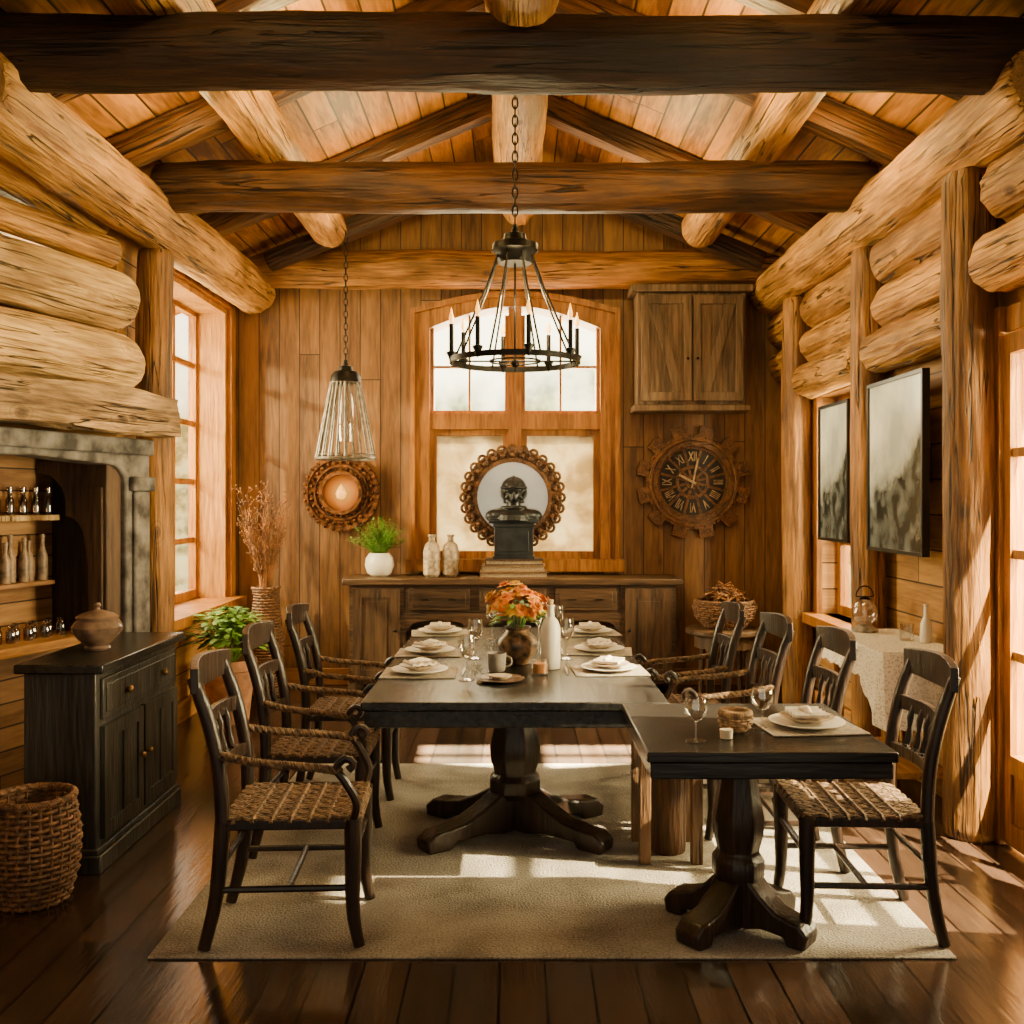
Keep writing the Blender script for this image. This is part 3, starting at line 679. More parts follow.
# books, bust, mirror, bottles
zz = .931
for i, (w_, d_, h_, m, r) in enumerate(((.54, .3, .052, BOOKM[0], .02), (.50, .28, .05, BOOKM[2], -.04), (.46, .27, .048, BOOKM[1], .03))):
    bk = thing('book', ('tan', 'ochre', 'dark brown')[i]+' hardcover book in the stack under the bust', 'book', (-.01, 8.03, zz), r, 'books under the bust')
    B().box(-w_/2, w_/2, -d_/2, d_/2, 0, .010).box(-w_/2, w_/2, -d_/2, d_/2, h_-.010, h_).box(-w_/2, -w_/2+.008, -d_/2, d_/2, .010, h_-.010).obj('cover', m, bk)
    B().box(-w_/2+.008, w_/2-.012, -d_/2+.014, d_/2-.01, .010, h_-.010).obj('pages', PAGES, bk)
    zz += h_
ped = B().box(-.165, .165, -.11, .11, 0, .025).box(-.155, .155, -.10, .10, .025, .255).box(-.165, .165, -.11, .11, .255, .28).box(-.12, .12, -.106, -.10, .06, .22)
ped.obj('display_plinth', BRONZE, loc=(-.01, 8.03, zz), bevel=.006, label='dark square plinth carrying the bust on stacked books', cat='plinth')
zb = zz+.282
b = B(); H = -.015
b.ball((0, .0, .30+H), .078, 1, 1.1, 1.15, 20); b.ball((0, -.035, .252+H), .055, .95, 1, 1.1, 16); b.ball((0, -.060, .218+H), .030, 1.1, .9, .8, 12)
b.ball((0, -.104, .262+H), .014, .8, 1, 1.7, 10); b.ball((0, -.112, .248+H), .012, 1.1, 1, .8, 8)
for sx in (-1, 1):
    b.ball((sx*.033, -.079, .296+H), .024, 1.2, .6, .45, 8); b.ball((sx*.032, -.082, .279+H), .012, 1.1, .7, .7, 8)
    b.ball((sx*.045, -.055, .245+H), .023, 1, 1, 1, 8)
    b.ball((sx*.145, .01, .062), .078, 1.1, .8, .78, 16)
    b.tube([(sx*.088, -.02, .30+H), (sx*.084, -.045, .25+H), (sx*.066, -.062, .215+H)], [.022, .020, .012], 8)
b.ball((0, -.094, .232+H), .016, 1.3, .7, .3, 8); b.ball((0, -.092, .223+H), .014, 1.2, .7, .35, 8)
b.tube([(0, .01, .03), (0, .008, .08), (0, .006, .12), (0, .0, .15), (0, -.005, .21)], [.15, .135, .085, .056, .052], 18)
b.ball((0, 0, .072), .15, 1.35, .62, .46, 20); b.box(-.20, .20, -.085, .085, 0, .035)
b.ball((0, .012, .322+H), .100, 1.0, 1.1, .98, 24)
b.tube([(0, .045, .33+H), (0, .055, .25+H), (0, .05, .19+H)], [.080, .080, .088], 16)
b.tube([(.102*math.cos(2*pi*i/20), .114*math.sin(2*pi*i/20), .322+H) for i in range(20)], .010, 6, True)
b.tube([(0, -.09, .35+H), (0, -.05, .405+H), (0, .02, .425+H), (0, .09, .39+H)], .009, 6)
b.tube([(.09*math.cos(2*pi*i/16), .075*math.sin(2*pi*i/16), .135) for i in range(16)], .018, 6, True)
bu = b.obj('bust_sculpture', BRONZE, loc=(-.01, 8.03, zb), label='dark bronze bust with helmet on a plinth', cat='sculpture')
bu.scale = (1, 1, .93)
m_ = bu.modifiers.new('r', 'REMESH'); m_.mode = 'VOXEL'; m_.voxel_size = .0055; m_.use_smooth_shade = True
m_ = bu.modifiers.new('s', 'SMOOTH'); m_.factor = .5; m_.iterations = 1

mi = thing('round_mirror', 'round mirror in a carved scrollwork wooden frame on the sideboard', 'mirror', (-.02, 8.22, 1.40))
mb = B(); mb.ann(.29, .325, -.035, .02, 64); mb.ann(.325, .40, -.012, .02, 64); mb.ann(.385, .405, -.03, .0, 64)
for i in range(28):
    a = 2*pi*i/28; M = Matrix.Rotation(-a, 4, 'Y')
    mb.tube([(.395+.034*math.cos(q), -.018, .034*math.sin(q)) for q in [2*pi*k/10 for k in range(10)]], .014, 6, True, M=M)
    mb.ball((.352, -.028, 0), .024, n=8, M=M); mb.ball((.395, -.025, 0), .014, n=6, M=M)
mb.obj('frame', CARVD, mi, loc=(0, 0, .17))
B().ann(.001, .295, -.01, .0, 48).obj('mirror_glass', MIRR, mi, loc=(0, 0, .17))
B().box(-.13, .13, -.02, .06, -.469, -.44).box(-.02, .02, .025, .045, -.44, -.2).obj('stand', CARVD, mi)
cbm = jar('ceramic_bottle', [(0, 0), (.05, 0), (.068, .02), (.07, .2), (.055, .26), (.026, .285), (.024, .32), (.032, .325), (.03, .34), (0, .342)], CERC, (-.67, 8.06, .931), 'cream crackled ceramic bottle on the sideboard', 'bottle', 'ceramic bottles on the sideboard')
dup(cbm, (-.52, 8.08, .931))

# wall cabinet
w = thing('wall_cabinet', 'weathered brown two-door wooden cabinet mounted on plank wall', 'cabinet', (1.43, 8.22, 2.27))
B().box(-.44, .44, -.13, .17, .05, .96).box(-.49, .49, -.18, .17, .96, 1.02).box(-.47, .47, -.16, .17, .0, .05).obj('body', WCAB, w, bevel=.008)
for sx in (-1, 1):
    a, e = sorted((sx*.008, sx*.41))
    b = B().box(a, e, -.15, -.13, .08, .93).box(a, a+.06, -.172, -.15, .08, .93).box(e-.06, e, -.172, -.15, .08, .93).box(a+.06, e-.06, -.172, -.15, .08, .15).box(a+.06, e-.06, -.172, -.15, .86, .93)
    xx = a+.065
    while xx < e-.1: b.box(xx+.006, xx+.082, -.155, -.15, .15, .86); xx += .09
    A0, A1 = (a+.062, e-.062) if sx > 0 else (e-.062, a+.062)
    sg = 1 if sx > 0 else -1
    b.prism([(A0, .152), (A0+sg*.075, .152), (A1, .858), (A1-sg*.075, .858)], -.172, -.156)
    d = b.obj('door', WCAB, w, bevel=.003)
    B().ball((sx*.04, -.184, .42), .012, n=8).obj('knob', IRON, d)

# ------------------------------------------------------------------ GEAR CLOCK
k = thing('gear_wall_clock', 'large dark gear-shaped wooden wall clock with roman numerals', 'clock', (1.485, 8.37, 1.70))
def teeth(th, n, r0, r1):
    f = (th*n/(2*pi)) % 1
    return r1 if .22 < f < .78 else r0
B().ann(.33, lambda th: teeth(th, 12, .395, .475), -.05, .03, 288).ann(.345, .37, -.07, -.05, 72).obj('gear_rim', CARV, k, bevel=.003)
b = B().ann(.30, .333, -.06, .02, 72)
for i in range(24):
    a = 2*pi*i/24; b.ball((.383*math.cos(a), -.05, .383*math.sin(a)), .012, n=6)
for i in range(12):
    a = 2*pi*(i+.5)/12; b.ann(.016, .034, -.058, -.048, 16, M=Matrix.Translation((.435*math.cos(a), 0, .435*math.sin(a))))
b.obj('ring', CARV, k)
B().ann(.001, .305, 0, .015, 48).obj('face', FACE, k)
b = B()
for i in range(12):
    a = 2*pi*(i+.5)/12; M = Matrix.Rotation(-a, 4, 'Y'); b.box(.05, .292, -.010, 0, -.010, .010, M)
b.ann(.03, .06, -.022, 0, 24).ann(.115, .140, -.018, 0, 40).ann(.278, .30, -.014, 0, 48).obj('inner_gear', CARV, k)
for i, tx in enumerate(['XII', 'I', 'II', 'III', 'IIII', 'V', 'VI', 'VII', 'VIII', 'IX', 'X', 'XI']):
    cu = bpy.data.curves.new('t', 'FONT'); cu.body = tx; cu.size = .090; cu.extrude = .004; cu.offset = .001; cu.align_x = 'CENTER'; cu.align_y = 'CENTER'
    to = bpy.data.objects.new('t', cu); C.objects.link(to); bpy.context.view_layer.update()
    me = bpy.data.meshes.new_from_object(to.evaluated_get(bpy.context.evaluated_depsgraph_get()))
    M = Matrix.Rotation(2*pi*i/12, 4, 'Y') @ Matrix.Translation((0, -.014, .21)) @ Matrix.Rotation(pi/2, 4, 'X') @ Matrix.Diagonal((.66, 1.25, 1, 1))
    B().add([v.co for v in me.vertices], [tuple(p.vertices) for p in me.polygons], M).obj('numeral', DIAL, k)
    bpy.data.objects.remove(to); bpy.data.meshes.remove(me)
B().box(-.010, .010, -.028, -.022, -.03, .13, Matrix.Rotation(math.radians(-62), 4, 'Y')).obj('hour_hand', DIAL, k)
B().box(-.007, .007, -.034, -.029, -.05, .2, Matrix.Rotation(math.radians(12), 4, 'Y')).obj('minute_hand', DIAL, k)

# sconce
k = thing('wall_sconce', 'round carved copper wall sconce with glowing amber centre', 'wall lamp', (-1.445, 8.36, 1.61))
b = B(); b.ann(.15, .18, -.09, .03, 64); b.ann(.18, .28, -.03, .03, 64); b.ann(.28, .315, -.05, .03, 64); b.ann(.215, .23, -.05, -.03, 64)
for i in range(28):
    a = 2*pi*i/28; b.ball((.255*math.cos(a), -.04, .255*math.sin(a)), .018, n=6); b.ball((.197*math.cos(a), -.04, .197*math.sin(a)), .011, n=6); b.ball((.308*math.cos(a), -.045, .308*math.sin(a)), .018, n=6)
b.obj('carved_frame', COPPER, k)
B().ann(.001, .155, .0, .02, 40).obj('glass_plate', GLOW, k)
B().lathe([(0, -.05), (.032, -.036), (.046, 0), (.038, .028), (.018, .06), (0, .085)], 16).obj('bulb', BULB, k, loc=(0, -.05, -.01))

# ------------------------------------------------------------------ PENDANT LAMP
k = thing('pendant_lamp', 'grey metal rod-cage pendant lamp hanging on a long chain', 'lamp', (-1.27, 7.5, 1.86))
B().chain(0, 0, .735, 1.68, .05, .004).obj('chain', IRON, k)
B().lathe([(0, .74), (.015, .74), (.02, .7), (.05, .69), (.055, .66), (.09, .65), (.11, .62), (.118, .57), (.108, .57), (.10, .61), (0, .63)], 24).obj('cap', IRON, k)
b = B()
for z, r, q in ((0, .22, .011), (.03, .216, .005), (.57, .108, .009)): b.tube([(r*math.cos(2*pi*i/48), r*math.sin(2*pi*i/48), z) for i in range(48)], q, 6, True)
for i in range(22):
    a = 2*pi*i/22; ca, sa = math.cos(a), math.sin(a)
    b.tube([(.22*ca, .22*sa, 0), (.108*ca, .108*sa, .575)], .0085, 6)
b.obj('shade', SHADE, k)
B().lathe([(.0, .12), (.05, .13), (.06, .2), (.06, .42), (.045, .5), (.03, .55), (.03, .6), (0, .61)], 16).obj('bulb', clear_glass('lamp_chimney_glass', (.92, .88, .8), 1.0), k)

# ------------------------------------------------------------------ CHANDELIER
k = thing('chandelier', 'black iron ring chandelier with electric candles on a chain', 'chandelier', (0, 5.12, 2.26))
B().chain(0, 0, .70, 1.48, .05, .0045).obj('chain', IRON, k)
B().lathe([(0, .70), (.012, .70), (.02, .66), (.055, .65), (.06, .62), (.115, .60), (.12, .565), (.10, .55), (.085, .5), (0, .5)], 24).obj('canopy', IRON, k)
b = B()
b.lathe([(.32, -.014), (.335, -.014), (.335, .014), (.32, .014), (.32, -.014)], 64)
b.tube([(.13*math.cos(2*pi*i/32), .13*math.sin(2*pi*i/32), 0) for i in range(32)], .005, 6, True)
for i in range(8):
    a = 2*pi*(i+.5)/8; ca, sa = math.cos(a), math.sin(a)
    b.tube([(.09*ca, .09*sa, .55), (.16*ca, .16*sa, .36), (.325*ca, .325*sa, .0)], .006, 6)
b.tube([(-.32, 0, 0), (.32, 0, 0)], .005, 6).tube([(0, -.32, 0), (0, .32, 0)], .005, 6).tube([(0, 0, 0), (0, 0, .5)], .006, 6)
b.ball((0, 0, -.01), .022, n=10)
b.obj('ring_frame', IRON, k)
for i in range(8):
    a = 2*pi*i/8+.2; x, y = .328*math.cos(a), .328*math.sin(a)
    cd = B().lathe([(0, -.03), (.010, -.02), (.015, 0), (.026, .02), (.026, .028), (.012, .033), (.012, .17), (0, .17)], 12).obj('candle', IRON, k, loc=(x, y, .01))
    B().lathe([(0, 0), (.009, .012), (.013, .03), (.006, .06), (0, .085)], 10).obj('flame', FLAME, cd, loc=(0, 0, .17))

# ------------------------------------------------------------------ RUG
B().box(-1.24, 1.49, 3.37, 5.85, .001, .009).obj('area_rug', RUG, label='large flat beige-grey woven rug under the tables', cat='rug', bevel=.003)

# ------------------------------------------------------------------ TABLES
def foot(b, L_, h, w, a, M0=None):
    pts = [(0, .02), (.10*L_/.5, .02), (.2*L_/.5, .035), (L_*.72, .03), (L_*.76, 0), (L_, 0), (L_+.01, .05), (L_*.93, .085), (L_*.8, .09), (L_*.6, .105), (L_*.4, .15), (L_*.22, h), (0, h+.02)]
    b.prism(pts, -w/2, w/2, 'xz', Matrix.Rotation(a, 4, 'Z'))
def table(name, loc, x0, x1, y0, y1, th, px, py, fx, fy, cr, label, topm):
    o = thing(name, label, 'table', loc)
    H = .738
    b = B().box(x0, x1, y0, y1, H-.035, H).box(x0+.012, x1-.012, y0+.012, y1-.012, H-th, H-.035)
    b.obj('tabletop', topm, o, bevel=.006)
    b = B().lathe([(cr*.9, .16), (cr*1.2, .2), (cr*1.2, .25), (cr*.95, .28), (cr*1.15, .34), (cr*1.2, .40), (cr*1.0, .48), (cr*.85, .54), (cr*.85, .57), (cr*1.15, .585), (cr*1.3, .62), (cr*1.3, H-th)], 8)
    b.obj('pedestal', DARKZ, o, loc=(px, py, 0), bevel=.006)
    a = math.atan2(fy, fx); l = math.hypot(fx, fy)
    b = B()
    for s_ in (a, pi-a, pi+a, -a): foot(b, l, .2, .11, s_)
    b.obj('base', DARKZ, o, loc=(px, py, 0), bevel=.01)
    return o
table('dining_table', (0, 5.13, .01), -.612, .612, -1.17, 1.17, .105, 0, -.48, .40, .28, .105, 'long dark wooden pedestal dining table set with plates', DARKY)
table('side_dining_table', (.82, 3.56, .01), -.40, .40, -.385, .385, .09, -.015, .05, .21, .17, .08, 'small dark square pedestal table set for one', DARK)

o = thing('rustic_stool', 'small rustic brown wooden stool tucked between the tables', 'stool', (.66, 4.38, .01))
B().box(-.14, .14, -.17, .17, .54, .58).box(-.12, .12, -.15, -.13, .48, .54).box(-.12, .12, .13, .15, .48, .54).obj('seat', STOOLW, o, bevel=.006)
for x in (-.11, .11):
    for y in (-.14, .14): B().box(x-.024, x+.024, y-.024, y+.024, 0, .54).obj('leg', STOOLW, o, bevel=.005)
logobj('log_stump', (.67, 4.39, .01), (.67, 4.39, .42), .078, LOGB, 'short bark-brown log stump standing under the stool', 'stump', seed=77, amp=.12)

# ------------------------------------------------------------------ CHAIRS
def chair(loc, rz_, label, arms):
    o = thing('dining_chair', label, 'chair', loc, rz_, 'dining chairs around the tables')
    b = B().box(-.20, .205, -.215, -.19, .405, .44).box(-.20, .205, .19, .215, .405, .44).box(.19, .215, -.19, .19, .405, .44).box(-.215, -.19, -.19, .19, .405, .44)
    b.obj('seat_frame', DARKZ, o, bevel=.006)
    b = B(); n = 29
    for i in range(n):
        y = -.205+.41*i/(n-1); pts = []
        for q in range(43):
            x = -.2+.415*q/42
            pts.append((x, y, .447+.003*math.cos(7*2*pi*q/42+pi*((i//2) % 2))-.012*math.sin(pi*q/42)))
        b.tube([(pts[0][0]-.012, y, .42)]+pts+[(pts[-1][0]+.012, y, .42)], .0078, 6)
    for i in range(7):
        x = -.17+.355*i/6; b.tube([(x, -.216, .43), (x, -.2, .443)]+[(x, -.2+.4*q/10, .443) for q in range(1, 10)]+[(x, .2, .443), (x, .216, .43)], .008, 5)
    b.obj('seat', ROPE, o)
    for s_ in (-1, 1):
        B().tube(resample([(-.265, s_*.2, 0), (-.225, s_*.2, .18), (-.205, s_*.2, .43)], 8), [.020, .021, .022, .023, .024, .025, .025, .025], 10).obj('leg', DARKZ, o)
        B().tube(resample([(.225, s_*.2, 0), (.205, s_*.2, .12), (.205, s_*.2, .3), (.205, s_*.2, .44)], 10), [.019, .020, .022, .023, .025, .026, .027, .028, .028, .028], 10).obj('leg', DARKZ, o)
    b = B()
    for s_ in (-1, 1):
        b.tube(resample([(-.205, s_*.2, .42), (-.215, s_*.2, .6), (-.25, s_*.203, .78), (-.30, s_*.205, .93)], 12), [.023]*10+[.021, .018], 10)
    def bow(x, z, d=.035, n=9): return [(x-d*math.sin(pi*i/(n-1)), -.20+.4*i/(n-1), z) for i in range(n)]
    b.rail([(-.285-.04*math.sin(pi*i/10), -.235+.47*i/10, .92) for i in range(11)], .026, [.085+.03*math.sin(pi*i/10) for i in range(11)])
    b.rail(bow(-.248, .765), .020, .055); b.rail(bow(-.213, .59), .020, .045)
    for i in range(4):
        y = -.105+.07*i; dx = .032*math.sin(pi*(y+.2)/.4)
        b.rail([(-.214-dx, y-.016, .612), (-.214-dx, y+.016, .612)], .012, .02)
        b.tube([(-.214-dx, y, .60), (-.228-dx, y, .64), (-.232-dx, y, .68), (-.238-dx, y, .72), (-.248-dx, y, .765)], [.010, .017, .010, .017, .010], 6)
    b.obj('backrest', DARKZ, o, bevel=.003)
    b = B()
    for s_ in (-1, 1):
        b.tube([(-.222, s_*.2, .2), (.203, s_*.2, .2)], .012, 8)
    b.tube([(.0, -.2, .2), (.0, .2, .2)], .011, 8); b.tube([(.205, -.2, .31), (.205, .2, .31)], .013, 8)
    b.tube([(-.218, -.2, .27), (-.218, .2, .27)], .011, 8)
    b.obj('stretchers', DARKZ, o)
    if arms:
        for s_ in (-1, 1):
            b = B()
            b.rope([(-.225, s_*.205, .665), (-.1, s_*.225, .642), (.08, s_*.235, .625), (.17, s_*.235, .61)], .0145, turns=15)
            b.obj('armrest', ROPE, o)
            B().tube(resample([(.205, s_*.205, .43), (.218, s_*.225, .5), (.18, s_*.235, .58), (.155, s_*.235, .62), (.185, s_*.235, .655), (.21, s_*.235, .635), (.195, s_*.235, .615)], 22), .014, 8).obj('arm_support', DARKZ, o)
    return o
Z = .014
A = chair((-.865, 4.5, Z), 0, 'dark wooden armchair with woven rush seat pulled to the long table', True)
q = dup(A, (-.79, 3.64, Z), math.radians(3), 'dark wooden armchair with woven rush seat beside the open floor'); q.scale = (1.08, 1.02, 1)
dup(A, (-.865, 5.32, Z), math.radians(1), 'dark wooden armchair with woven rush seat near the table end')
dup(A, (.89, 5.42, Z), pi, 'dark wooden armchair with rope-wrapped arms near the sideboard end')
dup(A, (.985, 4.87, Z), pi+.03, 'dark wooden armchair with rope-wrapped arms at the long table')
D = chair((1.225, 3.66, Z), pi-.04, 'dark wooden side chair with woven seat at the small table', False)
dup(D, (1.10, 4.33, Z), pi, 'armless dark wooden chair with woven seat behind the small table')

# ------------------------------------------------------------------ TABLEWARE
TZ = .75
pl = B().lathe([(0, .004), (.075, .0), (.08, .003), (.128, .016), (.132, .019), (.126, .02), (.08, .008), (0, .008)], 36)
plate0 = pl.obj('dinner_plate', CER, loc=(-.44, 4.62, TZ+.005), label='white ceramic dinner plate on a placemat', cat='plate', group='dinner plates on the tables')
sp0 = B().lathe([(0, .004), (.05, .0), (.055, .003), (.092, .018), (.095, .021), (.09, .021), (.055, .008), (0, .008)], 32).obj('salad_plate', CERC, loc=(-.44, 4.62, TZ+.02), label='cream salad plate stacked on a dinner plate', cat='plate', group='salad plates on the tables')
mt0 = B().box(-.17, .17, -.14, .14, 0, .004).obj('placemat', MATM, loc=(-.44, 4.62, TZ), label='beige woven placemat under a place setting', cat='placemat', group='placemats on the tables')
b = B()
b.prism([(-.06+.12*i/12, .006*math.sin(i*1.7)+.012) for i in range(13)]+[(.06-.12*i/12, .004*math.sin((12-i)*1.7)+.002) for i in range(13)], -.06, .06, 'xz', Matrix.Rotation(.5, 4, 'Z'))
b.tube([(-.05, -.02, .014), (0, .0, .020), (.05, .03, .014)], [.008, .014, .006], 8)
nk0 = b.obj('napkin', LINEN, loc=(-.44, 4.62, TZ+.041), label='folded linen napkin lying on the plates', cat='napkin', group='napkins on the tables')
for (x, y, r) in ((-.445, 5.23, 0), (-.45, 6.0, .1), (.44, 4.68, .05), (.445, 5.28, -.1), (.45, 6.0, .1), (1.03, 3.53, .1)):
    dup(mt0, (x, y, TZ), r); dup(plate0, (x, y, TZ+.005), r); dup(sp0, (x, y, TZ+.02), r); dup(nk0, (x, y, TZ+.041), r*8+.3)
kn = B().box(-.004, .004, -.1, 0, 0, .003).prism([(-.008, 0), (.008, 0), (.006, .1), (-.002, .11)], 0, .002, 'xy').obj('table_knife', STEEL, loc=(-.24, 4.66, TZ+.001), label='steel table knife beside a plate', cat='knife', group='knives on the tables')
for (x, y) in ((-.245, 5.28), (.24, 4.68), (.245, 5.28)): dup(kn, (x, y, TZ+.001), 0)
wg = B().lathe([(0, .0), (.034, 0), (.034, .003), (.006, .008), (.004, .02), (.004, .09), (.02, .1), (.036, .125), (.04, .155), (.034, .2), (.032, .2), (.038, .155), (.034, .127), (.018, .103), (0, .1)], 24)
g0 = wg.obj('wine_glass', CUP, loc=(-.215, 4.45, TZ), label='clear stemmed wine glass on the long table', cat='glass', group='wine glasses on the tables')
for (x, y) in ((-.20, 5.05), (-.13, 5.75), (.26, 5.05), (.24, 5.7), (.15, 5.4)): dup(g0, (x, y, TZ), 0)
for (x, y) in ((.60, 3.32), (.865, 3.50)):
    q = dup(g0, (x, y, TZ), 0, 'short clear wine goblet on the small table'); q.scale = (1, 1, .72)
B().lathe([(0, .004), (.07, 0), (.105, .012), (.108, .015), (.07, .008), (0, .008)], 32).obj('side_plate', URN, loc=(-.065, 4.42, TZ), label='small dark brown plate at the table centre', cat='plate')
B().lathe([(0, .004), (.03, .0), (.05, .012), (.052, .016), (.03, .01), (0, .01)], 24).obj('bread_roll_dish', CERC, loc=(-.065, 4.42, TZ+.01), label='tiny cream dish on the dark plate', cat='dish')
q = thing('mug', 'grey stoneware mug on the long table', 'mug', (-.085, 4.68, TZ))
B().lathe([(0, 0), (.035, 0), (.04, .01), (.045, .085), (.041, .085), (.036, .012), (0, .01)], 24).obj('body', mat('grey_stoneware', (.30, .26, .22), .5, 0, .2, 20), q)
B().tube(resample([(.04, 0, .07), (.066, 0, .06), (.066, 0, .03), (.038, 0, .02)], 12), .005, 6).obj('handle', STEEL, q)
q = thing('jar_candle', 'small amber candle in a glass jar', 'candle', (.115, 4.6, TZ))
B().lathe([(0, 0), (.038, 0), (.04, .005), (.04, .065), (.037, .065), (.037, .008), (0, .006)], 24).obj('jar', CUP, q)
B().lathe([(0, .008), (.036, .008), (.036, .05), (0, .05)], 20).obj('wax', mat('amber_wax', (.80, .34, .06), .5), q)
q = thing('white_bottle', 'tall white ceramic bottle with cork stopper beside the flowers', 'bottle', (.17, 4.76, TZ))
B().lathe([(0, 0), (.043, 0), (.046, .01), (.046, .19), (.035, .225), (.017, .245), (.016, .29), (.02, .292), (.02, .3), (0, .3)], 24).obj('body', CER, q)
B().lathe([(.012, .3), (.014, .325), (0, .326)], 12).obj('cork', WICKL, q)
B().lathe([(0, 0), (.03, 0), (.033, .01), (.033, .15), (.014, .2), (.012, .27), (.015, .28), (0, .28)], 20).obj('glass_bottle', CUP, loc=(.15, 5.12, TZ), label='clear glass bottle behind the flower vase', cat='bottle')
B().lathe([(0, 0), (.055, 0), (.06, .01), (.088, .05), (.1, .09), (.095, .12), (.065, .15), (.055, .165), (.068, .18), (.06, .18), (.05, .165), (0, .14)], 28).obj('flower_vase', VASEM, loc=(.012, 4.9, TZ), label='dark mottled round vase filled with orange flowers', cat='vase')
fl = thing('flower_bouquet', 'bouquet of orange, red and yellow flowers in the vase', 'flowers', (.012, 4.9, TZ))
random.seed(11)
FM_ = [mat('petal_orange', (.85, .25, .002), .6, 0, .2, 30), mat('petal_red', (.55, .06, .002), .6, 0, .2, 30), mat('petal_yellow', (.88, .50, .01), .6, 0, .2, 30), mat('petal_amber', (.85, .36, .004), .6, 0, .2, 30)]
protos = []
for m in FM_:
    b = B()
    for ring in range(3):
        for i in range(8):
            a = 2*pi*i/8+ring*.4; el = .25+.45*ring
            leafmesh(b, Vector((0, 0, 0)), Vector((math.cos(a)*math.cos(el), math.sin(a)*math.cos(el), math.sin(el))), .040-.006*ring, .012, bend=.2)
    b.ball((0, 0, .008), .008, n=6)
    protos.append(b)
first = {}
for i in range(60):
    a = random.uniform(0, 2*pi); e = math.asin(random.uniform(-.1, 1)); r = random.uniform(.09, .15)
    pz = Vector((math.cos(a)*math.cos(e)*r*1.1, math.sin(a)*math.cos(e)*r, .245+math.sin(e)*r))
    kx = random.choice([0, 0, 0, 1, 2, 2, 3, 3])
    q = (pz-Vector((0, 0, .2))).to_track_quat('Z', 'Y').to_euler()
    if kx not in first:
        ob = protos[kx].obj('flower', FM_[kx], fl, loc=pz, rot=q); first[kx] = ob
    else:
        ob = first[kx].copy(); C.objects.link(ob); ob.parent = fl; ob.location = pz; ob.rotation_euler = q
b = B()
for i in range(70):
    a = random.uniform(0, 2*pi); e = random.uniform(-.5, 1.2); r = random.uniform(.06, .11)
    pz = Vector((math.cos(a)*math.cos(e)*r, math.sin(a)*math.cos(e)*r, .23+math.sin(e)*r))
    leafmesh(b, pz, Vector((math.cos(a), math.sin(a), .2)), .07, .013)
for i in range(16):
    a = 2*pi*i/16; b.tube([(.015*math.cos(a), .015*math.sin(a), .145), (.06*math.cos(a), .06*math.sin(a), .26)], .003, 4)
b.obj('leaves', LEAF, fl)
basket('wicker_bowl', (.765, 3.47, TZ), [(.03, 0), (.05, .02), (.055, .045), (.045, .06)], 6, 'tiny round wicker bowl on the small table', WICKL, 'bowl', 14, .006)
B().lathe([(0, 0), (.02, 0), (.022, .03), (0, .03)], 16).obj('tealight', WAX, loc=(.71, 3.36, TZ), label='small pale tealight candle on the small table', cat='candle')

# ------------------------------------------------------------------ CONSOLE TABLE with lace cloth
o = thing('console_table', 'honey-coloured wooden console table against the wall', 'table', (2.03, 5.4, 0))
B().box(-.2, .2, -.44, .44, .75, .785).box(-.18, .18, -.42, .42, .66, .75).obj('tabletop', TRIMY, o, bevel=.004)
for x in (-.16, .16):
    for y in (-.4, .4): B().box(x-.03, x+.03, y-.03, y+.03, 0, .66).obj('leg', TRIM, o, bevel=.004)
B().box(-.15, .15, -.39, .39, .15, .18).obj('shelf', TRIMY, o, bevel=.004)
vs = []; fs = []; per = []
x0, x1, y0, y1 = -.212, .205, -.452, .452
n = 60
for i in range(n): per.append((x0, y1-(y1-y0)*i/n, -1, 0))
for i in range(n//2+1): per.append((x0+(x1-x0)*i/(n//2), y0, 0, -1))
K = len(per)
for j, dz in enumerate((0, .01, .05, .09, .12, .15)):
    for i, (x, y, nx_, ny_) in enumerate(per):
        wv_ = .016*math.sin(i*.55)*(j/5)
        tt = min(1, max(0, (i-n+14)/14)); drop = dz*(1+1.5*tt)
        if j == 5: drop += .012*abs(math.sin(i*.9))
        off = (0 if j == 0 else .006)+wv_*.6+.006*j
        vs.append((x+nx_*off, y+ny_*off, .797-drop if j else .797))
for j in range(5):
    for i in range(K-1): fs.append((j*K+i, j*K+i+1, (j+1)*K+i+1, (j+1)*K+i))
b = B().add(vs, fs); b.box(x0, x1, y0, y1, .788, .797)
b.obj('lace_tablecloth', LACE, loc=(2.03, 5.4, 0), label='cream lace tablecloth draped over the console table', cat='tablecloth')
CZ = .798
q = thing('glass_lantern', 'small glass lantern with wire handle on the lace cloth', 'lantern', (2.0, 5.72, CZ))
B().lathe([(0, 0), (.07, 0), (.075, .012), (.05, .03), (.03, .04), (0, .04)], 24).obj('base', STEEL, q)
B().lathe([(.03, .04), (.065, .07), (.075, .11), (.055, .16), (.03, .18), (.03, .19), (.028, .19)], 24).obj('glass_globe', CUP, q)
B().tube([(.05*math.cos(t_), 0, .2+.06*math.sin(t_)) for t_ in [pi*i/12 for i in range(13)]], .004, 6).lathe([(.035, .185), (.02, .2), (0, .205)], 16).tube([(-.05, 0, .2), (.05, 0, .2)], .003, 5).obj('handle', IRON, q)
B().lathe([(0, .0), (.036, 0), (.038, .005), (.038, .09), (.034, .09), (.034, .008), (0, .006)], 20).obj('glass_tumbler', CUP, loc=(2.10, 5.36, CZ), label='clear glass tumbler on the lace cloth', cat='glass')
B().lathe([(0, 0), (.028, 0), (.032, .02), (.028, .1), (.012, .14), (.011, .19), (.014, .2), (0, .2)], 20).obj('small_bottle', CER, loc=(2.17, 5.28, CZ), label='small pale bottle on the lace cloth', cat='bottle')

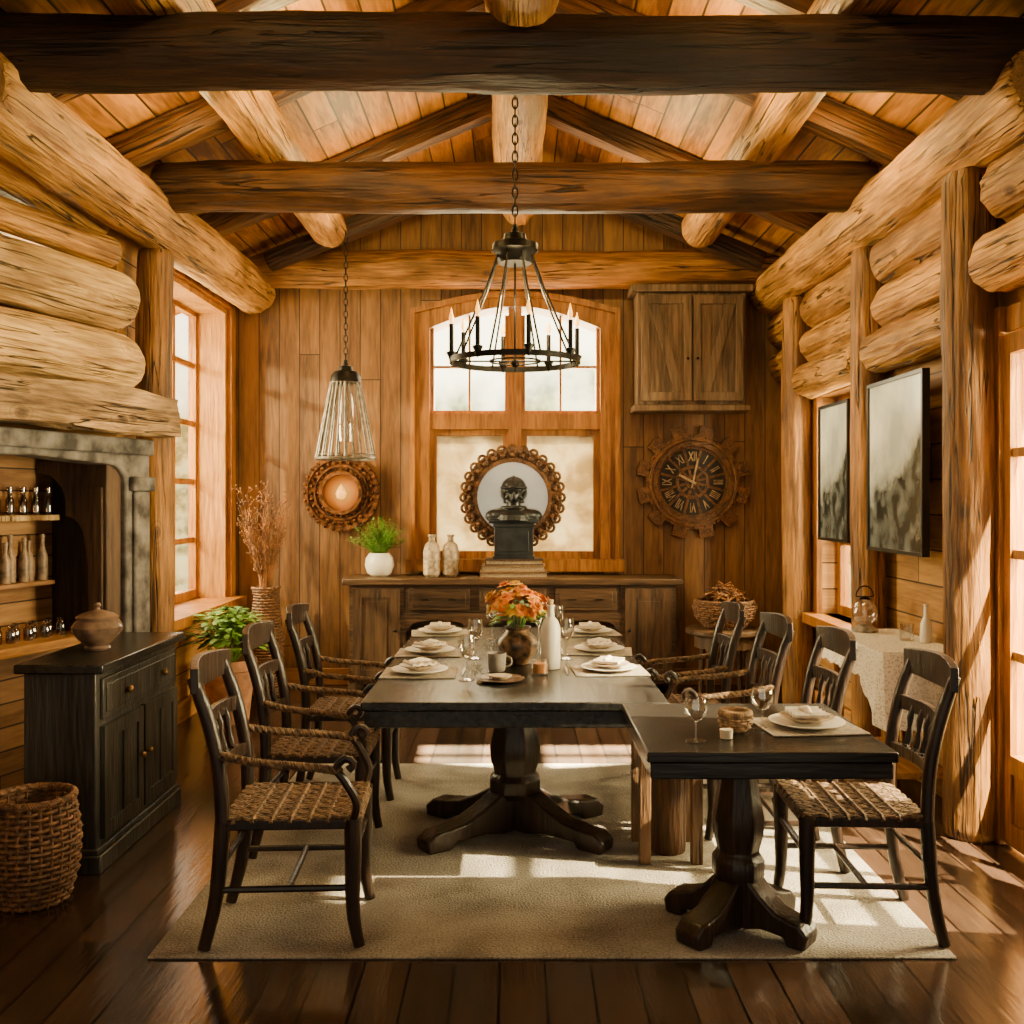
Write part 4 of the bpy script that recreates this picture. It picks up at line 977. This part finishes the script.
# ------------------------------------------------------------------ PICTURES
def picture(loc, wy, h, label):
    o = thing('framed_picture', label, 'picture', loc, 0, 'dark framed landscape pictures')
    B().box(-.02, .005, -wy/2, -wy/2+.02, 0, h).box(-.02, .005, wy/2-.02, wy/2, 0, h).box(-.02, .005, -wy/2+.02, wy/2-.02, 0, .02).box(-.02, .005, -wy/2+.02, wy/2-.02, h-.02, h).box(.005, .02, -wy/2, wy/2, 0, h).obj('frame', BLACK, o)
    B().box(-.008, .004, -wy/2+.02, wy/2-.02, .02, h-.02).obj('print', LAND, o)
    B().box(.02, 2.25-loc[0], -.06, .06, h*.4, h*.6).obj('wall_bracket', IRON, o)
picture((2.08, 5.46, 1.26), .80, .96, 'dark framed misty mountain landscape picture on the plank wall')
picture((2.08, 6.50, 1.28), .60, .90, 'narrower dark framed landscape picture in front of the window')

# ------------------------------------------------------------------ END TABLE with woven basket
o = thing('round_end_table', 'small round wooden end table beside the sideboard', 'table', (1.62, 7.72, 0))
B().lathe([(0, .52), (.29, .52), (.30, .53), (.30, .555), (.29, .565), (0, .565)], 36).obj('tabletop', SIDEB, o)
for i in range(4):
    a = pi/4+i*pi/2; B().tube([(.22*math.cos(a), .22*math.sin(a), 0), (.2*math.cos(a), .2*math.sin(a), .52)], [.02, .026], 8).obj('leg', SIDEZ, o)
B().lathe([(.225, .42), (.235, .42), (.235, .52), (.225, .52), (.225, .42)], 36).obj('apron', SIDEZ, o)
basket('oval_wicker_basket', (1.62, 7.72, .571), [(.15, 0), (.22, .08), (.24, .16), (.22, .2)], 11, 'wide brown wicker basket on the round end table', WICK, 'basket', 30, .011)
b = B(); random.seed(21)
for i in range(90):
    a = random.uniform(0, 2*pi); r = random.uniform(0, .15); pz = Vector((math.cos(a)*r, math.sin(a)*r, .20+.10*(1-r/.18)))
    dv = Vector((random.uniform(-1, 1), random.uniform(-1, 1), .3)).normalized()*.07
    b.tube([pz-dv, pz+Vector((0, 0, .02)), pz+dv], .008, 5)
b.obj('dried_stems', TWIG, loc=(1.62, 7.72, .571), label='heap of dried stems in the wicker basket', cat='dried plant', kind='stuff')

# ------------------------------------------------------------------ LIGHTS
def light(t_, loc, e, col, size=.1, rot=None, sizey=None, cone=40):
    l = bpy.data.lights.new('lamp', t_); l.energy = e; l.color = col
    if t_ == 'POINT': l.shadow_soft_size = size
    if t_ == 'SPOT': l.shadow_soft_size = size; l.spot_size = math.radians(cone); l.spot_blend = .2
    if t_ == 'AREA':
        l.size = size
        if sizey: l.shape = 'RECTANGLE'; l.size_y = sizey
    if t_ == 'SUN': l.angle = math.radians(size)
    o = bpy.data.objects.new('lamp', l); C.objects.link(o); o.location = loc
    if rot: o.rotation_euler = rot
    return o
def aim(d): return Vector(d).to_track_quat('-Z', 'Y').to_euler()
light('SUN', (0, 12, 8), 420, (1, .82, .46), 1.4, aim((.03, -.665, -.745)))
light('AREA', (0, 9.1, 2.2), 300, (1, .82, .48), 1.6, aim((0, -1, -.25)), 2.2)  # added area lights outside windows and door, standing in for skylight
light('AREA', (-3.3, 7.3, 2.2), 480, (1, .80, .40), 1.5, aim((1, -.15, -.2)), 2.2)
light('AREA', (3.2, 6.8, 1.9), 640, (1, .80, .40), 1.1, aim((-1, -.1, -.15)), 1.6)
light('AREA', (3.3, 3.9, 1.7), 820, (1, .80, .40), 1.1, aim((-1, .25, .0)), 2.0)
light('SPOT', (4.2, 1.0, 7.0), 120000, (1, .82, .46), .04, aim((-2.5, 3.9, -7.0)), cone=26)  # added spot outside the door, standing in for sun patches on the floor
light('SPOT', (7.0, 3.0, 5.6), 52000, (1, .82, .46), .05, aim((-4.8, 1.0, -4.4)), cone=24)  # another added spot through the door, for sun streaks on the rug
light('SPOT', (-5.5, 4.5, 3.6), 2600, (1, .78, .36), .04, aim((3.2, 3.6, -1.8)), cone=40)  # added spot standing in for sun on the left window reveal
W = (1, .70, .24)
for x in (-.9, .9):  # added point lights hidden among the beams for ceiling glow; no fixtures there
    light('POINT', (x, 6.75, 3.56), 34, W, .04); light('POINT', (x*1.1, 4.85, 3.56), 42, W, .04); light('POINT', (x*1.1, 3.3, 3.75), 18, W, .04)
    light('POINT', (x*1.9, 5.1, 3.42), 10, W, .04)
light('POINT', (0, 5.12, 2.55), 55, (1, .74, .34), .05)
light('POINT', (-1.445, 8.10, 1.62), 1.2, (1, .6, .2), .03)
wd = bpy.data.worlds.new('world'); bpy.context.scene.world = wd; wd.use_nodes = True
nt = wd.node_tree; bg = nt.nodes['Background']
tc = N(nt, 'ShaderNodeTexCoord'); sp = N(nt, 'ShaderNodeSeparateXYZ'); L(nt, tc.outputs['Generated'], sp.inputs[0])
nz = noise_n(nt, tc.outputs['Generated'], 18, 8)
f = math_n(nt, 'ADD', sp.outputs[2], math_n(nt, 'MULTIPLY', nz, .22))
leafy = ramp(nt, noise_n(nt, tc.outputs['Generated'], 60, 5), [(.4, (.07, .09, .03)), (.65, (.42, .38, .15))])
skyc = ramp(nt, f, [(.22, (1, .88, .52)), (.5, (1, .90, .66))])
treef = ramp(nt, f, [(.18, (1, 1, 1)), (.255, (0, 0, 0))])
colw = mixc(nt, treef, skyc, leafy)
sf = N(nt, 'ShaderNodeMapRange'); L(nt, sp.outputs[1], sf.inputs[0])
sf.inputs[1].default_value = -.35; sf.inputs[2].default_value = .25
colw = mixc(nt, sf.outputs[0], (.80, .70, .52), colw)
L(nt, colw, bg.inputs[0])
# sunlit side of the sky is brighter than the side behind the house
st = N(nt, 'ShaderNodeMapRange'); L(nt, sp.outputs[1], st.inputs[0])
st.inputs[1].default_value = -.35; st.inputs[2].default_value = .25; st.inputs[3].default_value = 1.0; st.inputs[4].default_value = 8.5
L(nt, st.outputs[0], bg.inputs[1])

# ------------------------------------------------------------------ CAMERA
cd = bpy.data.cameras.new('camera'); cam = bpy.data.objects.new('camera', cd); C.objects.link(cam)
cam.location = (0, 0, 1.55); cam.rotation_euler = (pi/2, 0, 0)
cd.sensor_width = 36; cd.lens = 36*1000/1024; cd.shift_y = -12/1024; cd.shift_x = -3/1024
cd.clip_start = .05
bpy.context.scene.camera = cam
